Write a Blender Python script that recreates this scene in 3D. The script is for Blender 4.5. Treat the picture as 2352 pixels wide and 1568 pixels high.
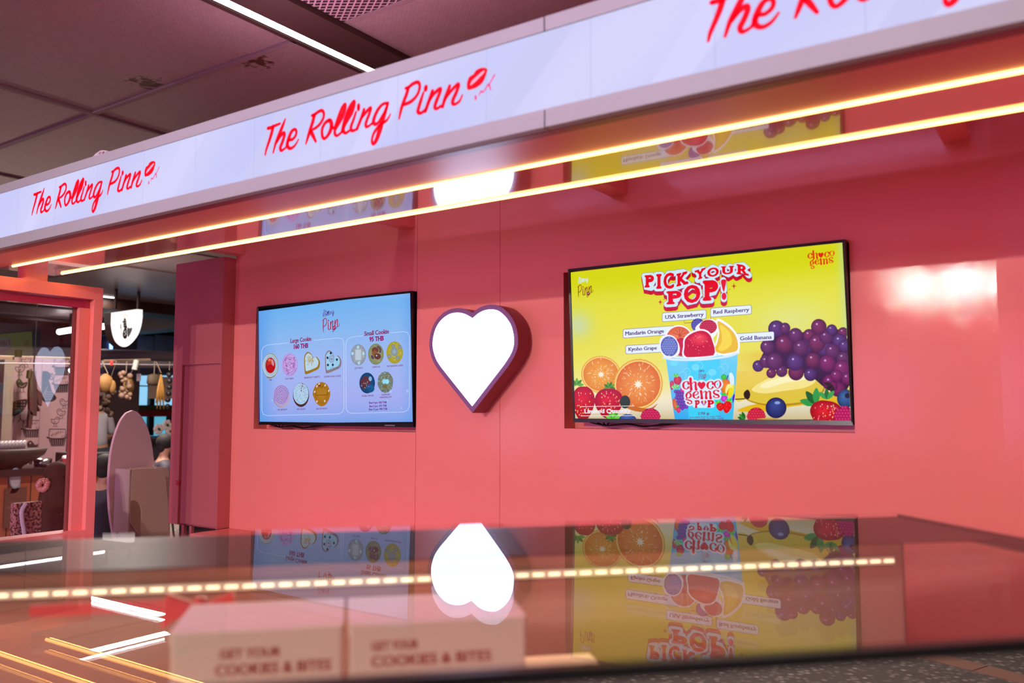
import bpy, bmesh, math, random
from mathutils import Vector, Matrix, geometry
random.seed(7)
for o in list(bpy.data.objects): bpy.data.objects.remove(o)
SC = bpy.context.scene
COL = SC.collection
R = math.radians
PI = math.pi

# ------------------------------------------------------------------ camera
EYE = Vector((0, 0, 1.485)); FPX = 1927.7; PITCH = .0794; YAW = .5995
FW = Vector((-math.sin(YAW)*math.cos(PITCH), math.cos(YAW)*math.cos(PITCH), math.sin(PITCH)))
RT = Vector((math.cos(YAW), math.sin(YAW), 0)); UP = RT.cross(FW)
cd = bpy.data.cameras.new('camera'); cam = bpy.data.objects.new('camera', cd); COL.objects.link(cam)
cam.matrix_world = Matrix.Translation(EYE) @ Matrix((RT, UP, -FW)).transposed().to_4x4()
cd.sensor_width = 36; cd.lens = FPX/2352*36; cd.clip_start = .02; cd.clip_end = 200
cd.dof.use_dof = True; cd.dof.focus_distance = 4.6; cd.dof.aperture_fstop = 2.2
SC.camera = cam
# ------------------------------------------------------------------ world, exposure
W = bpy.data.worlds.new('world'); SC.world = W; W.use_nodes = True
W.node_tree.nodes['Background'].inputs[0].default_value = (.34, .25, .27, 1)
W.node_tree.nodes['Background'].inputs[1].default_value = .16
SC.view_settings.view_transform = 'Standard'; SC.view_settings.look = 'None'
SC.view_settings.exposure = 0.0; SC.view_settings.gamma = 1; SC.view_settings.use_curve_mapping = False

def ray(x, y): return FW + RT*((x-1176)/FPX) + UP*((784-y)/FPX)
def on_x(x, y, X): d = ray(x, y); return EYE + d*(X/d.x)
def on_y(x, y, Y): d = ray(x, y); return EYE + d*(Y/d.y)
def on_z(x, y, Z): d = ray(x, y); return EYE + d*((Z-EYE.z)/d.z)

# ------------------------------------------------------------------ hall lamps (light of the ceiling fixtures built below, and added fills)
def area(name, loc, sx, sy, power, col, rot=(0, 0, 0)):
    l = bpy.data.lights.new(name, 'AREA'); l.shape = 'RECTANGLE'; l.size = sx; l.size_y = sy
    l.energy = power; l.color = col
    o = bpy.data.objects.new(name, l); COL.objects.link(o); o.location = loc; o.rotation_euler = rot
    return o
def spot(name, loc, target, power, col, ang=60, blend=.6, rad=.05):
    l = bpy.data.lights.new(name, 'SPOT'); l.energy = power; l.color = col; l.spot_size = R(ang); l.spot_blend = blend
    l.shadow_soft_size = rad
    o = bpy.data.objects.new(name, l); COL.objects.link(o); o.location = loc
    o.rotation_euler = (Vector(target)-Vector(loc)).to_track_quat('-Z', 'Y').to_euler()
    return o
spot('key_lamp', (-1.95, -6.0, 3.17), (-2.4, 3.4, 1.1), 800, (1, .88, .78), 75, .6, .05)
spot('key_lamp', (-1.32, -6.0, 3.17), (-1.6, 3.4, 1.1), 800, (1, .94, .90), 75, .6, .05)
area('front_row_lamp', (-2.5, -2.2, 3.17), 5.0, .08, 100, (1, .86, .80))
area('rear_row_lamp', (-1.6, .85, 3.18), 4.0, .09, 40, (.80, .42, 1))
area('restaurant_lamp', (-12.38, 5.8, 3.17), .06, 2.8, 30, (1, .84, .76))
area('restaurant_lamp', (-8.9, 5.37, 3.17), 1.6, .06, 170, (1, .84, .76))
area('restaurant_lamp', (-7.45, 4.1, 3.17), .06, 1.8, 60, (1, .84, .76))
# cove lights lying on top of the canopy, washing the ceiling
area('cove_lamp', (-.6, 2.27, 2.72), 2.2, .1, 9, (1, .25, .45), (R(180), 0, 0))
area('cove_lamp', (-2.5, 2.27, 2.72), 1.0, .1, 7, (.85, .5, .75), (R(180), 0, 0))
area('bar_fill_lamp', (-8.9, 4.6, 2.3), .1, 3.0, 18, (1, .8, .68), (R(180), 0, 0))  # added uplight above the bar, brightens the hall ceiling
# light of the two warm strips under the canopy
area('strip_lamp', (-1.65, 2.045, 2.188), 5.6, .01, 3.5, (1, .42, .08))
area('strip_lamp', (-1.65, 2.308, 2.188), 5.6, .01, 3.5, (1, .42, .08))
area('aisle_fill_lamp', (4.0, -.3, 3.17), 2.4, .1, 60, (1, .88, .80))  # added fill for the floor mirrored in the front pane
# unseen fills added to tint the pink wall magenta and lavender
area('wall_tint_fill', (-5.0, -6.5, 1.3), 6.0, 2.0, 215, (.78, .28, .95), (R(90), 0, 0))
area('wall_tint_fill', (-8.6, -5.5, 1.15), 1.6, .9, 30, (.75, .62, 1), (R(90), 0, 0))

# ------------------------------------------------------------------ helpers
def srgb(c):
    if isinstance(c, str):
        c = c.lstrip('#'); c = [int(c[i:i+2], 16) for i in (0, 2, 4)]
    return tuple(((v/255)/12.92 if v/255 <= .04045 else ((v/255+.055)/1.055)**2.4) for v in c[:3])
def tag(o, label=None, cat=None, group=None, kind=None):
    if label: o['label'] = label
    if cat: o['category'] = cat
    if group: o['group'] = group
    if kind: o['kind'] = kind
    return o
def empty(name, loc=(0, 0, 0), rz=0, label=None, cat=None, group=None):
    o = bpy.data.objects.new(name, None); COL.objects.link(o); o.location = loc; o.rotation_euler = (0, 0, rz)
    o.empty_display_size = .1
    return tag(o, label, cat, group)
class MB:
    def __init__(s): s.v = []; s.f = []; s.m = []; s.cm = 0
    def face(s, pts, m=None):
        b = len(s.v); s.v += [tuple(p) for p in pts]; s.f.append(tuple(range(b, b+len(pts)))); s.m.append(s.cm if m is None else m)
    def box(s, a, b, m=None):
        x0, y0, z0 = (min(a[i], b[i]) for i in range(3)); x1, y1, z1 = (max(a[i], b[i]) for i in range(3))
        n = len(s.v); s.v += [(x0,y0,z0),(x1,y0,z0),(x1,y1,z0),(x0,y1,z0),(x0,y0,z1),(x1,y0,z1),(x1,y1,z1),(x0,y1,z1)]
        for q in ((0,3,2,1),(4,5,6,7),(0,1,5,4),(1,2,6,5),(2,3,7,6),(3,0,4,7)):
            s.f.append(tuple(n+i for i in q)); s.m.append(s.cm if m is None else m)
        return s
    def prism(s, poly, w, t0, t1, m=None):
        # poly: 2D list, w: function (u,v,t)->point
        n = len(poly); b = len(s.v)
        s.v += [tuple(w(u, v, t0)) for u, v in poly] + [tuple(w(u, v, t1)) for u, v in poly]
        mm = s.cm if m is None else m
        s.f.append(tuple(range(b, b+n))); s.m.append(mm)
        s.f.append(tuple(range(b+2*n-1, b+n-1, -1))); s.m.append(mm)
        for i in range(n):
            j = (i+1) % n; s.f.append((b+i, b+n+i, b+n+j, b+j)); s.m.append(mm)
        return s
    def tube(s, pts, r, n=8, m=None, cap=True):
        pts = [Vector(p) for p in pts]; rs = r if isinstance(r, (list, tuple)) else [r]*len(pts)
        b = len(s.v); prev = None
        for i, p in enumerate(pts):
            d = (pts[min(i+1, len(pts)-1)]-pts[max(i-1, 0)]).normalized()
            if prev is None: prev = d.orthogonal().normalized()
            a = (prev - d*prev.dot(d)); a = a.normalized() if a.length > 1e-6 else d.orthogonal().normalized(); prev = a; c = d.cross(a)
            for k in range(n):
                t = 2*PI*k/n; s.v.append(tuple(p + (a*math.cos(t)+c*math.sin(t))*rs[i]))
        mm = s.cm if m is None else m
        for i in range(len(pts)-1):
            for k in range(n):
                q = (k+1) % n; s.f.append((b+i*n+k, b+i*n+q, b+(i+1)*n+q, b+(i+1)*n+k)); s.m.append(mm)
        if cap:
            s.f.append(tuple(b+k for k in range(n-1, -1, -1))); s.m.append(mm)
            e = b+(len(pts)-1)*n; s.f.append(tuple(e+k for k in range(n))); s.m.append(mm)
        return s
    def lathe(s, prof, c, n=20, m=None, axis='z', sc=(1, 1)):
        b = len(s.v); c = Vector(c)
        for r_, h in prof:
            for k in range(n):
                t = 2*PI*k/n; x, y = r_*math.cos(t)*sc[0], r_*math.sin(t)*sc[1]
                s.v.append(tuple(c + (Vector((x, y, h)) if axis == 'z' else Vector((h, x, y)))))
        mm = s.cm if m is None else m
        for i in range(len(prof)-1):
            for k in range(n):
                q = (k+1) % n; s.f.append((b+i*n+k, b+i*n+q, b+(i+1)*n+q, b+(i+1)*n+k)); s.m.append(mm)
        s.f.append(tuple(b+k for k in range(n-1, -1, -1))); s.m.append(mm)
        e = b+(len(prof)-1)*n; s.f.append(tuple(e+k for k in range(n))); s.m.append(mm)
        return s
    def ball(s, c, r, n=10, m=None, sc=(1, 1, 1)):
        pr = [(max(1e-4, math.sin(PI*i/n))*r, -math.cos(PI*i/n)*r) for i in range(n+1)]
        b = len(s.v); s.lathe(pr, (0, 0, 0), n+4, m)
        for i in range(b, len(s.v)):
            x, y, z = s.v[i]; s.v[i] = (c[0]+x*sc[0], c[1]+y*sc[1], c[2]+z*sc[2])
        return s
    def build(s, name, mats, parent=None, bevel=0, smooth=False, rot=None):
        me = bpy.data.meshes.new(name); me.from_pydata(s.v, [], s.f)
        if not isinstance(mats, (list, tuple)): mats = [mats]
        for q in mats: me.materials.append(q)
        for i, p in enumerate(me.polygons): p.material_index = s.m[i]; p.use_smooth = smooth
        bm = bmesh.new(); bm.from_mesh(me); bmesh.ops.recalc_face_normals(bm, faces=bm.faces); bm.to_mesh(me); bm.free()
        o = bpy.data.objects.new(name, me); COL.objects.link(o)
        if parent: o.parent = parent
        if bevel:
            b = o.modifiers.new('bevel', 'BEVEL'); b.width = bevel; b.segments = 2; b.limit_method = 'ANGLE'
        return o
def copy_tree(o, parent=None):
    c = o.copy(); COL.objects.link(c)
    if parent: c.parent = parent
    for ch in list(o.children): copy_tree(ch, c)
    return c

# ------------------------------------------------------------------ materials
def nodes(name):
    m = bpy.data.materials.new(name); m.use_nodes = True; nt = m.node_tree
    return m, nt, nt.nodes['Principled BSDF']
def mat(name, col, rough=.5, metal=0, spec=.5, bump=0, bscale=80, var=0, vscale=6, coat=0, emit=None, estr=0, bdist=.002, sheen=0):
    m, nt, p = nodes(name); N = nt.nodes; L = nt.links
    c = srgb(col) if (isinstance(col, str) or max(col) > 1) else col
    p.inputs['Base Color'].default_value = (*c, 1); p.inputs['Roughness'].default_value = rough
    p.inputs['Metallic'].default_value = metal; p.inputs['Specular IOR Level'].default_value = spec
    if coat: p.inputs['Coat Weight'].default_value = coat; p.inputs['Coat Roughness'].default_value = .03
    if sheen: p.inputs['Sheen Weight'].default_value = sheen
    tc = N.new('ShaderNodeTexCoord')
    if var:
        n = N.new('ShaderNodeTexNoise'); n.inputs['Scale'].default_value = vscale; n.inputs['Detail'].default_value = 4
        L.new(tc.outputs['Object'], n.inputs['Vector'])
        mx = N.new('ShaderNodeMix'); mx.data_type = 'RGBA'
        mx.inputs[6].default_value = (*[v*(1-var) for v in c], 1); mx.inputs[7].default_value = (*[min(1, v*(1+var)) for v in c], 1)
        L.new(n.outputs[0], mx.inputs[0]); L.new(mx.outputs[2], p.inputs['Base Color'])
    if bump:
        n = N.new('ShaderNodeTexNoise'); n.inputs['Scale'].default_value = bscale; n.inputs['Detail'].default_value = 2
        L.new(tc.outputs['Object'], n.inputs['Vector'])
        b = N.new('ShaderNodeBump'); b.inputs['Strength'].default_value = bump; b.inputs['Distance'].default_value = bdist
        L.new(n.outputs[0], b.inputs['Height']); L.new(b.outputs[0], p.inputs['Normal'])
        if coat: L.new(b.outputs[0], p.inputs['Coat Normal'])
    if emit is not None:
        e = srgb(emit) if (isinstance(emit, str) or max(emit) > 1.01) else emit
        p.inputs['Emission Color'].default_value = (*e, 1); p.inputs['Emission Strength'].default_value = estr
    return m
def glass(name, f0=.04, rough=0.0, tint=(1, 1, 1), gain=.96):
    m = bpy.data.materials.new(name); m.use_nodes = True; nt = m.node_tree; N = nt.nodes; L = nt.links; N.clear()
    out = N.new('ShaderNodeOutputMaterial'); mx = N.new('ShaderNodeMixShader'); t = N.new('ShaderNodeBsdfTransparent'); g = N.new('ShaderNodeBsdfGlossy')
    g.inputs['Roughness'].default_value = rough; t.inputs[0].default_value = (*tint, 1)
    lw = N.new('ShaderNodeLayerWeight'); lw.inputs[0].default_value = .5
    pw = N.new('ShaderNodeMath'); pw.operation = 'POWER'; pw.inputs[1].default_value = 5; L.new(lw.outputs['Facing'], pw.inputs[0])
    ma = N.new('ShaderNodeMath'); ma.operation = 'MULTIPLY_ADD'; ma.inputs[1].default_value = gain; ma.inputs[2].default_value = f0; ma.use_clamp = True
    L.new(pw.outputs[0], ma.inputs[0]); L.new(ma.outputs[0], mx.inputs[0]); L.new(t.outputs[0], mx.inputs[1]); L.new(g.outputs[0], mx.inputs[2])
    L.new(mx.outputs[0], out.inputs[0]); return m
def art_mat(name, emit=1.0, rough=.4, spec=.3, pitch=0, coatrough=None):
    m, nt, p = nodes(name); N = nt.nodes; L = nt.links
    a = N.new('ShaderNodeAttribute'); a.attribute_name = 'Col'; p.inputs['Roughness'].default_value = rough
    p.inputs['Specular IOR Level'].default_value = spec
    if emit:
        p.inputs['Base Color'].default_value = (.004, .004, .004, 1)
        p.inputs['Emission Strength'].default_value = emit
        src = a.outputs[0]
        if pitch:   # the diode grid of an LED wall
            tc = N.new('ShaderNodeTexCoord'); sp = N.new('ShaderNodeSeparateXYZ'); L.new(tc.outputs['Object'], sp.inputs[0])
            prod = None
            for k in (0, 2):
                a1 = N.new('ShaderNodeMath'); a1.operation = 'MULTIPLY'; a1.inputs[1].default_value = PI/pitch; L.new(sp.outputs[k], a1.inputs[0])
                a2 = N.new('ShaderNodeMath'); a2.operation = 'SINE'; L.new(a1.outputs[0], a2.inputs[0])
                a3 = N.new('ShaderNodeMath'); a3.operation = 'ABSOLUTE'; L.new(a2.outputs[0], a3.inputs[0])
                if prod is None: prod = a3
                else:
                    mm = N.new('ShaderNodeMath'); mm.operation = 'MULTIPLY'; L.new(prod.outputs[0], mm.inputs[0]); L.new(a3.outputs[0], mm.inputs[1]); prod = mm
            rp = N.new('ShaderNodeMapRange'); rp.inputs[1].default_value = 0; rp.inputs[2].default_value = .8; rp.inputs[3].default_value = .78; rp.inputs[4].default_value = 1.14
            L.new(prod.outputs[0], rp.inputs[0])
            vm = N.new('ShaderNodeVectorMath'); vm.operation = 'SCALE'; L.new(a.outputs[0], vm.inputs[0]); L.new(rp.outputs[0], vm.inputs[3]); src = vm.outputs[0]
        L.new(src, p.inputs['Emission Color'])
    else:
        L.new(a.outputs[0], p.inputs['Base Color'])
    return m
PINK = (.86, .25, .23)
M = {}
M['pink'] = mat('pink_gloss_paint', PINK, rough=.5, spec=.25, coat=.2, bump=1, bscale=340, bdist=.0001)
M['pink_matte'] = mat('pink_satin_paint', PINK, rough=.42, coat=.2, bump=1, bscale=200, bdist=.00006)
M['pink_front'] = mat('pink_brushed_lacquer', (.80, .20, .19), rough=.34, spec=.4)
M['pink_soffit'] = mat('pink_lacquer', (.80, .17, .17), rough=.12, spec=.8, coat=1, bump=1, bscale=6, bdist=.0001)
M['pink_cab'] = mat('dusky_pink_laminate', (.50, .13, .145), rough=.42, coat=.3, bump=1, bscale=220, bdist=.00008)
M['beige'] = mat('beige_powder_coat', (.36, .375, .335), rough=.55, var=.06, vscale=3)
M['black'] = mat('black_plastic', (.008, .007, .009), rough=.3, bump=.03)
M['blackglass'] = mat('black_printed_border', (.004, .0035, .004), rough=.4, spec=.1)
M['dark'] = mat('dark_metal', (.02, .015, .013), rough=.5)
M['brown'] = mat('brown_steel_beam', (.035, .012, .007), rough=.6, var=.2)
M['led_warm'] = mat('warm_led', (.9, .7, .4), emit=(1, .50, .12), estr=7)
M['led_white'] = mat('white_led', (.9, .9, .9), emit=(1, .93, .95), estr=9)
M['maroon'] = mat('maroon_metal_return', (.24, .012, .045), rough=.35, var=.1)
M['maroon_gloss'] = mat('deep_pink_gloss_rail', (.42, .03, .09), rough=.15, coat=.6)
M['rim'] = mat('glow_tinted_rim', (.22, .10, .26), rough=.35)  # the heart's bluish glow is painted into the rim colour
M['glow'] = mat('white_acrylic_lit', (.9, .9, .9), emit=(.50, .68, 1), estr=7)
M['white'] = mat('white_plastic', (.75, .73, .72), rough=.5)
# ------------------------------------------------------------------ flat artwork (screens, posters, packaging)
def smooth(pts, k=5, closed=False):
    n = len(pts); out = []
    if n < 3: return list(pts)
    rng = range(n if closed else n-1)
    for i in rng:
        if closed: p0, p1, p2, p3 = pts[(i-1) % n], pts[i], pts[(i+1) % n], pts[(i+2) % n]
        else: p0, p1, p2, p3 = pts[max(i-1, 0)], pts[i], pts[i+1], pts[min(i+2, n-1)]
        for j in range(k):
            t = j/k; out.append(tuple(.5*((2*b)+(-a+c)*t+(2*a-5*b+4*c-d)*t*t+(-a+3*b-3*c+d)*t**3) for a, b, c, d in zip(p0, p1, p2, p3)))
    if not closed: out.append(tuple(pts[-1]))
    return out
_glyphs = {}
def glyphs(s, bold=0.0, serif=0.0):
    key = (s, bold, serif)
    if key in _glyphs: return _glyphs[key]
    cu = bpy.data.curves.new('t', 'FONT'); cu.body = s; cu.size = 1; cu.resolution_u = 3; cu.fill_mode = 'FRONT'
    ob = bpy.data.objects.new('t', cu); COL.objects.link(ob)
    dg = bpy.context.evaluated_depsgraph_get(); me = bpy.data.meshes.new_from_object(ob.evaluated_get(dg))
    vs = [(v.co.x, v.co.y) for v in me.vertices]; fs = [tuple(p.vertices) for p in me.polygons]
    if serif:
        cnt = {}
        for f in fs:
            for i in range(len(f)):
                e = tuple(sorted((f[i], f[(i+1) % len(f)]))); cnt[e] = cnt.get(e, 0)+1
        for (a, b), c in list(cnt.items()):
            if c != 1: continue
            (x0, y0), (x1, y1) = vs[a], vs[b]
            if abs(y0-y1) > .003: continue
            if x0 > x1: x0, x1 = x1, x0
            w = x1-x0
            if not (.05 < w < .30): continue
            for lvl, sg in ((0, 1), (.682, -1), (.449, -1), (-.23, 1)):
                if abs(y0-lvl) < .02:
                    k = len(vs); ex = serif; hh = .055*sg
                    vs += [(x0-ex, y0), (x1+ex, y0), (x1+ex*.9, y0+hh), (x1, y0+hh*2), (x0, y0+hh*2), (x0-ex*.9, y0+hh)]; fs.append((k, k+1, k+2, k+3, k+4, k+5))
    bpy.data.objects.remove(ob); bpy.data.curves.remove(cu); bpy.data.meshes.remove(me)
    if bold:   # struck several times, wider than high, like a heavy serif face
        n0 = len(vs); V2 = []; F2 = []; m = 9 if bold > .045 else 5
        for i in range(m):
            a = 2*PI*i/m; dx, dy = bold*math.cos(a), bold*.6*math.sin(a)
            V2 += [(x+dx, y+dy) for x, y in vs]; F2 += [tuple(q+n0*i for q in f) for f in fs]
        vs, fs = V2+list(vs), F2+[tuple(q+n0*m for q in f) for f in fs]
    _glyphs[key] = (vs, fs); return vs, fs
CAPH = .682
class Art:
    """Draws in the pixel frame of one crop of the photograph; every point is dropped on a real plane (matrix Mx: x=right, z=up, -y=front)."""
    def __init__(s, Mx, eps=2.5e-5):
        s.M = Mx; s.Mi = Mx.inverted(); s.v = []; s.f = []; s.c = []; s.L = 0; s.eps = eps; s.x0 = s.y0 = 0; s.k = 1; s.raw = False
        s.o = Mx.translation.copy(); s.n = (Mx.to_3x3() @ Vector((0, -1, 0))).normalized()
    def crop(s, x0, y0, k): s.x0, s.y0, s.k = x0, y0, k; s.raw = False; return s
    def P(s, p):
        if s.raw: return (p[0], p[1])
        d = ray(s.x0+p[0]/s.k, s.y0+p[1]/s.k); t = (s.o-EYE).dot(s.n)/d.dot(s.n); q = s.Mi @ (EYE+d*t); return (q.x, q.z)
    def lay(s): s.L += 1
    def add(s, pts, col, cols=None, tris=None, same=False):
        if not same: s.lay()
        b = len(s.v)
        for i, p in enumerate(pts):
            u, v = s.P(p); s.v.append((u, -s.L*s.eps, v)); s.c.append(cols[i] if cols else col)
        if tris is None: s.f.append(tuple(range(b, b+len(pts))))
        else: s.f += [tuple(b+i for i in t) for t in tris]
    def poly(s, pts, col, same=False, cols=None):
        c = srgb(col) if not cols else None
        tris = geometry.tessellate_polygon([[Vector((p[0], p[1], 0)) for p in pts]])
        s.add(pts, c, [srgb(q) for q in cols] if cols else None, tris, same)
    def ell(s, c, rx, ry, ce, cc=None, rot=0, hl=(0, 0), n=26, same=False, a0=0, a1=360):
        """ellipse; ce edge colour, cc centre colour (gradient)"""
        e = srgb(ce); q = srgb(cc) if cc else e; pts = []; cols = []; tris = []
        cr, sr = math.cos(R(rot)), math.sin(R(rot)); rings = (0, .45, .8, 1) if cc else (0, 1)
        for ri in rings:
            for k in range(n):
                t = R(a0+(a1-a0)*k/(n if a1-a0 == 360 else n-1)); x, y = rx*ri*math.cos(t)+hl[0]*rx*(1-ri), ry*ri*math.sin(t)+hl[1]*ry*(1-ri)
                pts.append((c[0]+x*cr-y*sr, c[1]+x*sr+y*cr)); w = ri**1.3
                cols.append(tuple(q[i]*(1-w)+e[i]*w for i in range(3)))
        m = n if a1-a0 == 360 else n-1
        for r_ in range(len(rings)-1):
            for k in range(m):
                k2 = (k+1) % n; a, b_, c_, d_ = r_*n+k, r_*n+k2, (r_+1)*n+k2, (r_+1)*n+k
                if r_ == 0: tris.append((a, c_, d_))
                else: tris += [(a, b_, c_, d_)]
        s.add(pts, None, cols, tris, same)
    def stroke(s, pts, w, col, k=5, closed=False, same=False, col2=None):
        """brush stroke: pts (x,y[,w])"""
        pts = [(p[0], p[1], p[2] if len(p) > 2 else w) for p in pts]; pts = smooth(pts, k, closed) if k > 1 else pts
        if not same: s.lay()
        c = srgb(col); n = len(pts); L_, R_ = [], []
        for i, (x, y, ww) in enumerate(pts):
            a = pts[i-1] if (i or closed) else pts[i]; b = pts[(i+1) % n] if (i < n-1 or closed) else pts[i]
            dx, dy = b[0]-a[0], b[1]-a[1]; l = math.hypot(dx, dy) or 1; nx, ny = -dy/l*ww/2, dx/l*ww/2
            L_.append((x+nx, y+ny)); R_.append((x-nx, y-ny))
        for i in range(n if closed else n-1):
            j = (i+1) % n; s.add([L_[i], L_[j], R_[j], R_[i]], c, same=True)
        if not closed:
            for (x, y, ww) in (pts[0], pts[-1]):
                s.add([(x+ww/2*math.cos(t*PI/6), y+ww/2*math.sin(t*PI/6)) for t in range(12)], c, same=True)
    def rrect(s, x0, y0, x1, y1, r, col, same=False, sk=0, line=0):
        """rounded rect; sk = rise of the right end (skewed with the screen)"""
        pts = []
        for cx, cy, a in ((x1-r, y1-r, 0), (x0+r, y1-r, 90), (x0+r, y0+r, 180), (x1-r, y0+r, 270)):
            for t in range(5): an = R(a+t*22.5); pts.append((cx+r*math.cos(an), cy+r*math.sin(an)))
        f = lambda p: (p[0], p[1]-sk*(p[0]-x0)/(x1-x0)); pts = [f(p) for p in pts]
        if line: s.stroke(pts, line, col, 1, True, same)
        else: s.add(pts, srgb(col), same=same)
    def text(s, t, p0, p1, h, col, bold=.02, serif=0.0, shear=0.0, same=False, halo=None, hw=.06, arc=0):
        """baseline p0 -> p1, h = cap height in crop pixels"""
        def put(vs, fs, c):
            c = srgb(c); dx, dy = p1[0]-p0[0], p1[1]-p0[1]
            def mp(v):
                u = (v[0]-X0)/(X1-X0); y = v[1]/CAPH*h
                return (p0[0]+dx*u+shear*y, p0[1]+dy*u-y-arc*4*u*(1-u))
            s.add([mp(v) for v in vs], c, tris=fs, same=same)
        vs, fs = glyphs(t, bold, serif); X0 = min(v[0] for v in vs); X1 = max(v[0] for v in vs)
        if halo:
            hv, hf = glyphs(t, bold+hw, 0); put(hv, hf, halo)
        put(vs, fs, col)
    def heart(s, c, w, h, col, rot=0, cc=None, same=False):
        pts = []
        for i in range(32):
            t = 2*PI*i/32; x = 16*math.sin(t)**3; y = 13*math.cos(t)-5*math.cos(2*t)-2*math.cos(3*t)-math.cos(4*t)
            x, y = x/32*w, -(y+2)/29*h; pts.append((c[0]+x*math.cos(rot)-y*math.sin(rot), c[1]+x*math.sin(rot)+y*math.cos(rot)))
        s.poly(pts, col, same)
    def spark(s, c, r, col, same=False):
        pts = []
        for i in range(8):
            q = r if i % 2 == 0 else r*.26; a = i*PI/4; pts.append((c[0]+q*math.cos(a)*(1 if i % 4 else .8), c[1]+q*math.sin(a)))
        s.poly(pts, col, same)
    def grid(s, corners, fn, nu=20, nv=12):
        """corners TL TR BR BL (in crop px), fn(u,v)->srgb colour, v down"""
        s.lay(); TL, TR, BR, BL = corners; pts = []; cols = []; tris = []
        for j in range(nv+1):
            for i in range(nu+1):
                u, v = i/nu, j/nv
                a = [TL[q]*(1-u)+TR[q]*u for q in (0, 1)]; b = [BL[q]*(1-u)+BR[q]*u for q in (0, 1)]
                pts.append((a[0]*(1-v)+b[0]*v, a[1]*(1-v)+b[1]*v)); cols.append(srgb(fn(u, v)))
        for j in range(nv):
            for i in range(nu): a = j*(nu+1)+i; tris.append((a, a+1, a+nu+2, a+nu+1))
        s.add(pts, None, cols, tris, same=True)
    def build(s, name, m, parent=None, clip=None):
        me = bpy.data.meshes.new(name); v, f, c = s.v, s.f, s.c
        me.from_pydata(v, [], f); at = me.color_attributes.new('Col', 'FLOAT_COLOR', 'POINT')
        for i, q in enumerate(c): at.data[i].color = (*q, 1)
        if clip:
            bm = bmesh.new(); bm.from_mesh(me); x0, x1, z0, z1 = clip
            for co, no in (((x0, 0, 0), (-1, 0, 0)), ((x1, 0, 0), (1, 0, 0)), ((0, 0, z0), (0, 0, -1)), ((0, 0, z1), (0, 0, 1))):
                g = list(bm.verts)+list(bm.edges)+list(bm.faces)
                bmesh.ops.bisect_plane(bm, geom=g, plane_co=co, plane_no=no, clear_outer=True)
            bm.to_mesh(me); bm.free()
        me.materials.append(m); o = bpy.data.objects.new(name, me); COL.objects.link(o); o.matrix_world = s.M
        if parent:
            o.parent = parent; o.matrix_basis = parent.matrix_basis.inverted() @ s.M
        return o

# the script lettering of the shop sign, brush strokes (x, y, width)
SA = (590, 210, 7.587); SB = (890, 140, 8.711)
THE = [[(175,635,38),(240,620,40),(300,590,34),(385,555,28)],[(265,610,50),(240,720,48),(200,850,42),(150,1000,34),(128,1100,22)],
 [(478,475,22),(430,600,46),(370,750,50),(310,900,40),(268,1060,24)],[(330,880,30),(390,770,44),(450,718,44),(462,760,46),(430,870,46),(395,960,46),(398,1012,40),(425,1020,32),(485,975,26)],
 [(485,975,26),(535,848,36),(600,830,36),(655,770,38),(672,695,38),(645,655,36),(590,690,44),(545,790,50),(515,900,50),(528,965,44),(580,985,36),(650,930,30),(708,830,20)]]
ROLL = [[(942,412,34),(990,395,40),(1050,350,40),(1110,325,38),(1148,365,40),(1143,450,40),(1090,550,40),(1020,620,38),(958,655,30)],
 [(985,405,54),(955,530,52),(912,660,50),(870,800,42),(838,905,24)],[(925,690,54),(965,770,48),(1010,865,32)],
 [(1240,495,46),(1170,545,44),(1122,650,44),(1122,760,42),(1155,815,38),(1212,770,44),(1262,680,56),(1285,590,60),(1270,515,54),(1240,495,46)],
 [(1280,600,30),(1335,625,40),(1400,450,44),(1468,280,46),(1518,212,36),(1522,270,50),(1470,420,66),(1395,570,54),(1345,665,44),(1345,735,42),(1378,765,34),(1430,730,34),(1465,695,34)],
 [(1465,695,40),(1515,490,50),(1595,290,60),(1670,160,36),(1680,210,50),(1625,350,80),(1555,500,54),(1502,610,46),(1495,690,46),(1535,718,36),(1590,680,36)],
 [(1710,355,34),(1662,500,42),(1622,615,46),(1638,675,42),(1690,668,34),(1735,640,34)],
 [(1850,310,44),(1805,450,46),(1762,560,46),(1728,645,44)],[(1785,490,30),(1860,385,44),(1950,285,44),(1968,300,44),(1940,390,46),(1902,490,46),(1880,565,46),(1892,608,40),(1935,595,32),(1990,550,34)],
 [(2270,192,34),(2180,215,40),(2100,300,48),(2040,420,52),(2015,520,54),(2042,562,46),(2095,540,40),(2150,450,36),(2215,340,40),(2262,215,44)],
 [(2268,200,40),(2220,350,56),(2165,520,70),(2130,650,76),(2085,790,66),(2045,875,56),(2008,905,44),(1988,850,38),(2012,745,40),(2070,645,44),(2150,560,44),(2230,510,38),(2280,450,30),(2310,385,20)]]
ROLLDOT = [(1755,268,28,40)]
PINN = [[(342,535,40),(400,520,52),(480,455,56),(580,415,54),(625,470,52),(608,600,52),(540,720,52),(440,810,56),(310,865,50)],
 [(395,530,66),(365,650,62),(308,800,62),(258,950,56),(215,1145,34)],[(700,625,40),(650,780,58),(605,930,62),(592,1010,60),(645,1035,50),(720,985,50),(760,930,44)],
 [(880,592,58),(830,740,62),(780,880,62),(742,995,56)],[(800,830,40),(900,660,56),(1025,550,60),(1040,590,62),(990,720,64),(942,850,64),(930,925,58),(972,945,48),(1045,895,48)],
 [(1225,495,58),(1178,620,64),(1120,780,64),(1085,905,56)],[(1130,770,40),(1240,605,56),(1385,458,60),(1400,500,64),(1350,640,66),(1292,770,66),(1290,845,58),(1345,852,46),(1425,790,44),(1480,675,30)]]
PINNDOT = [(748,535,34,48)]
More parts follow.
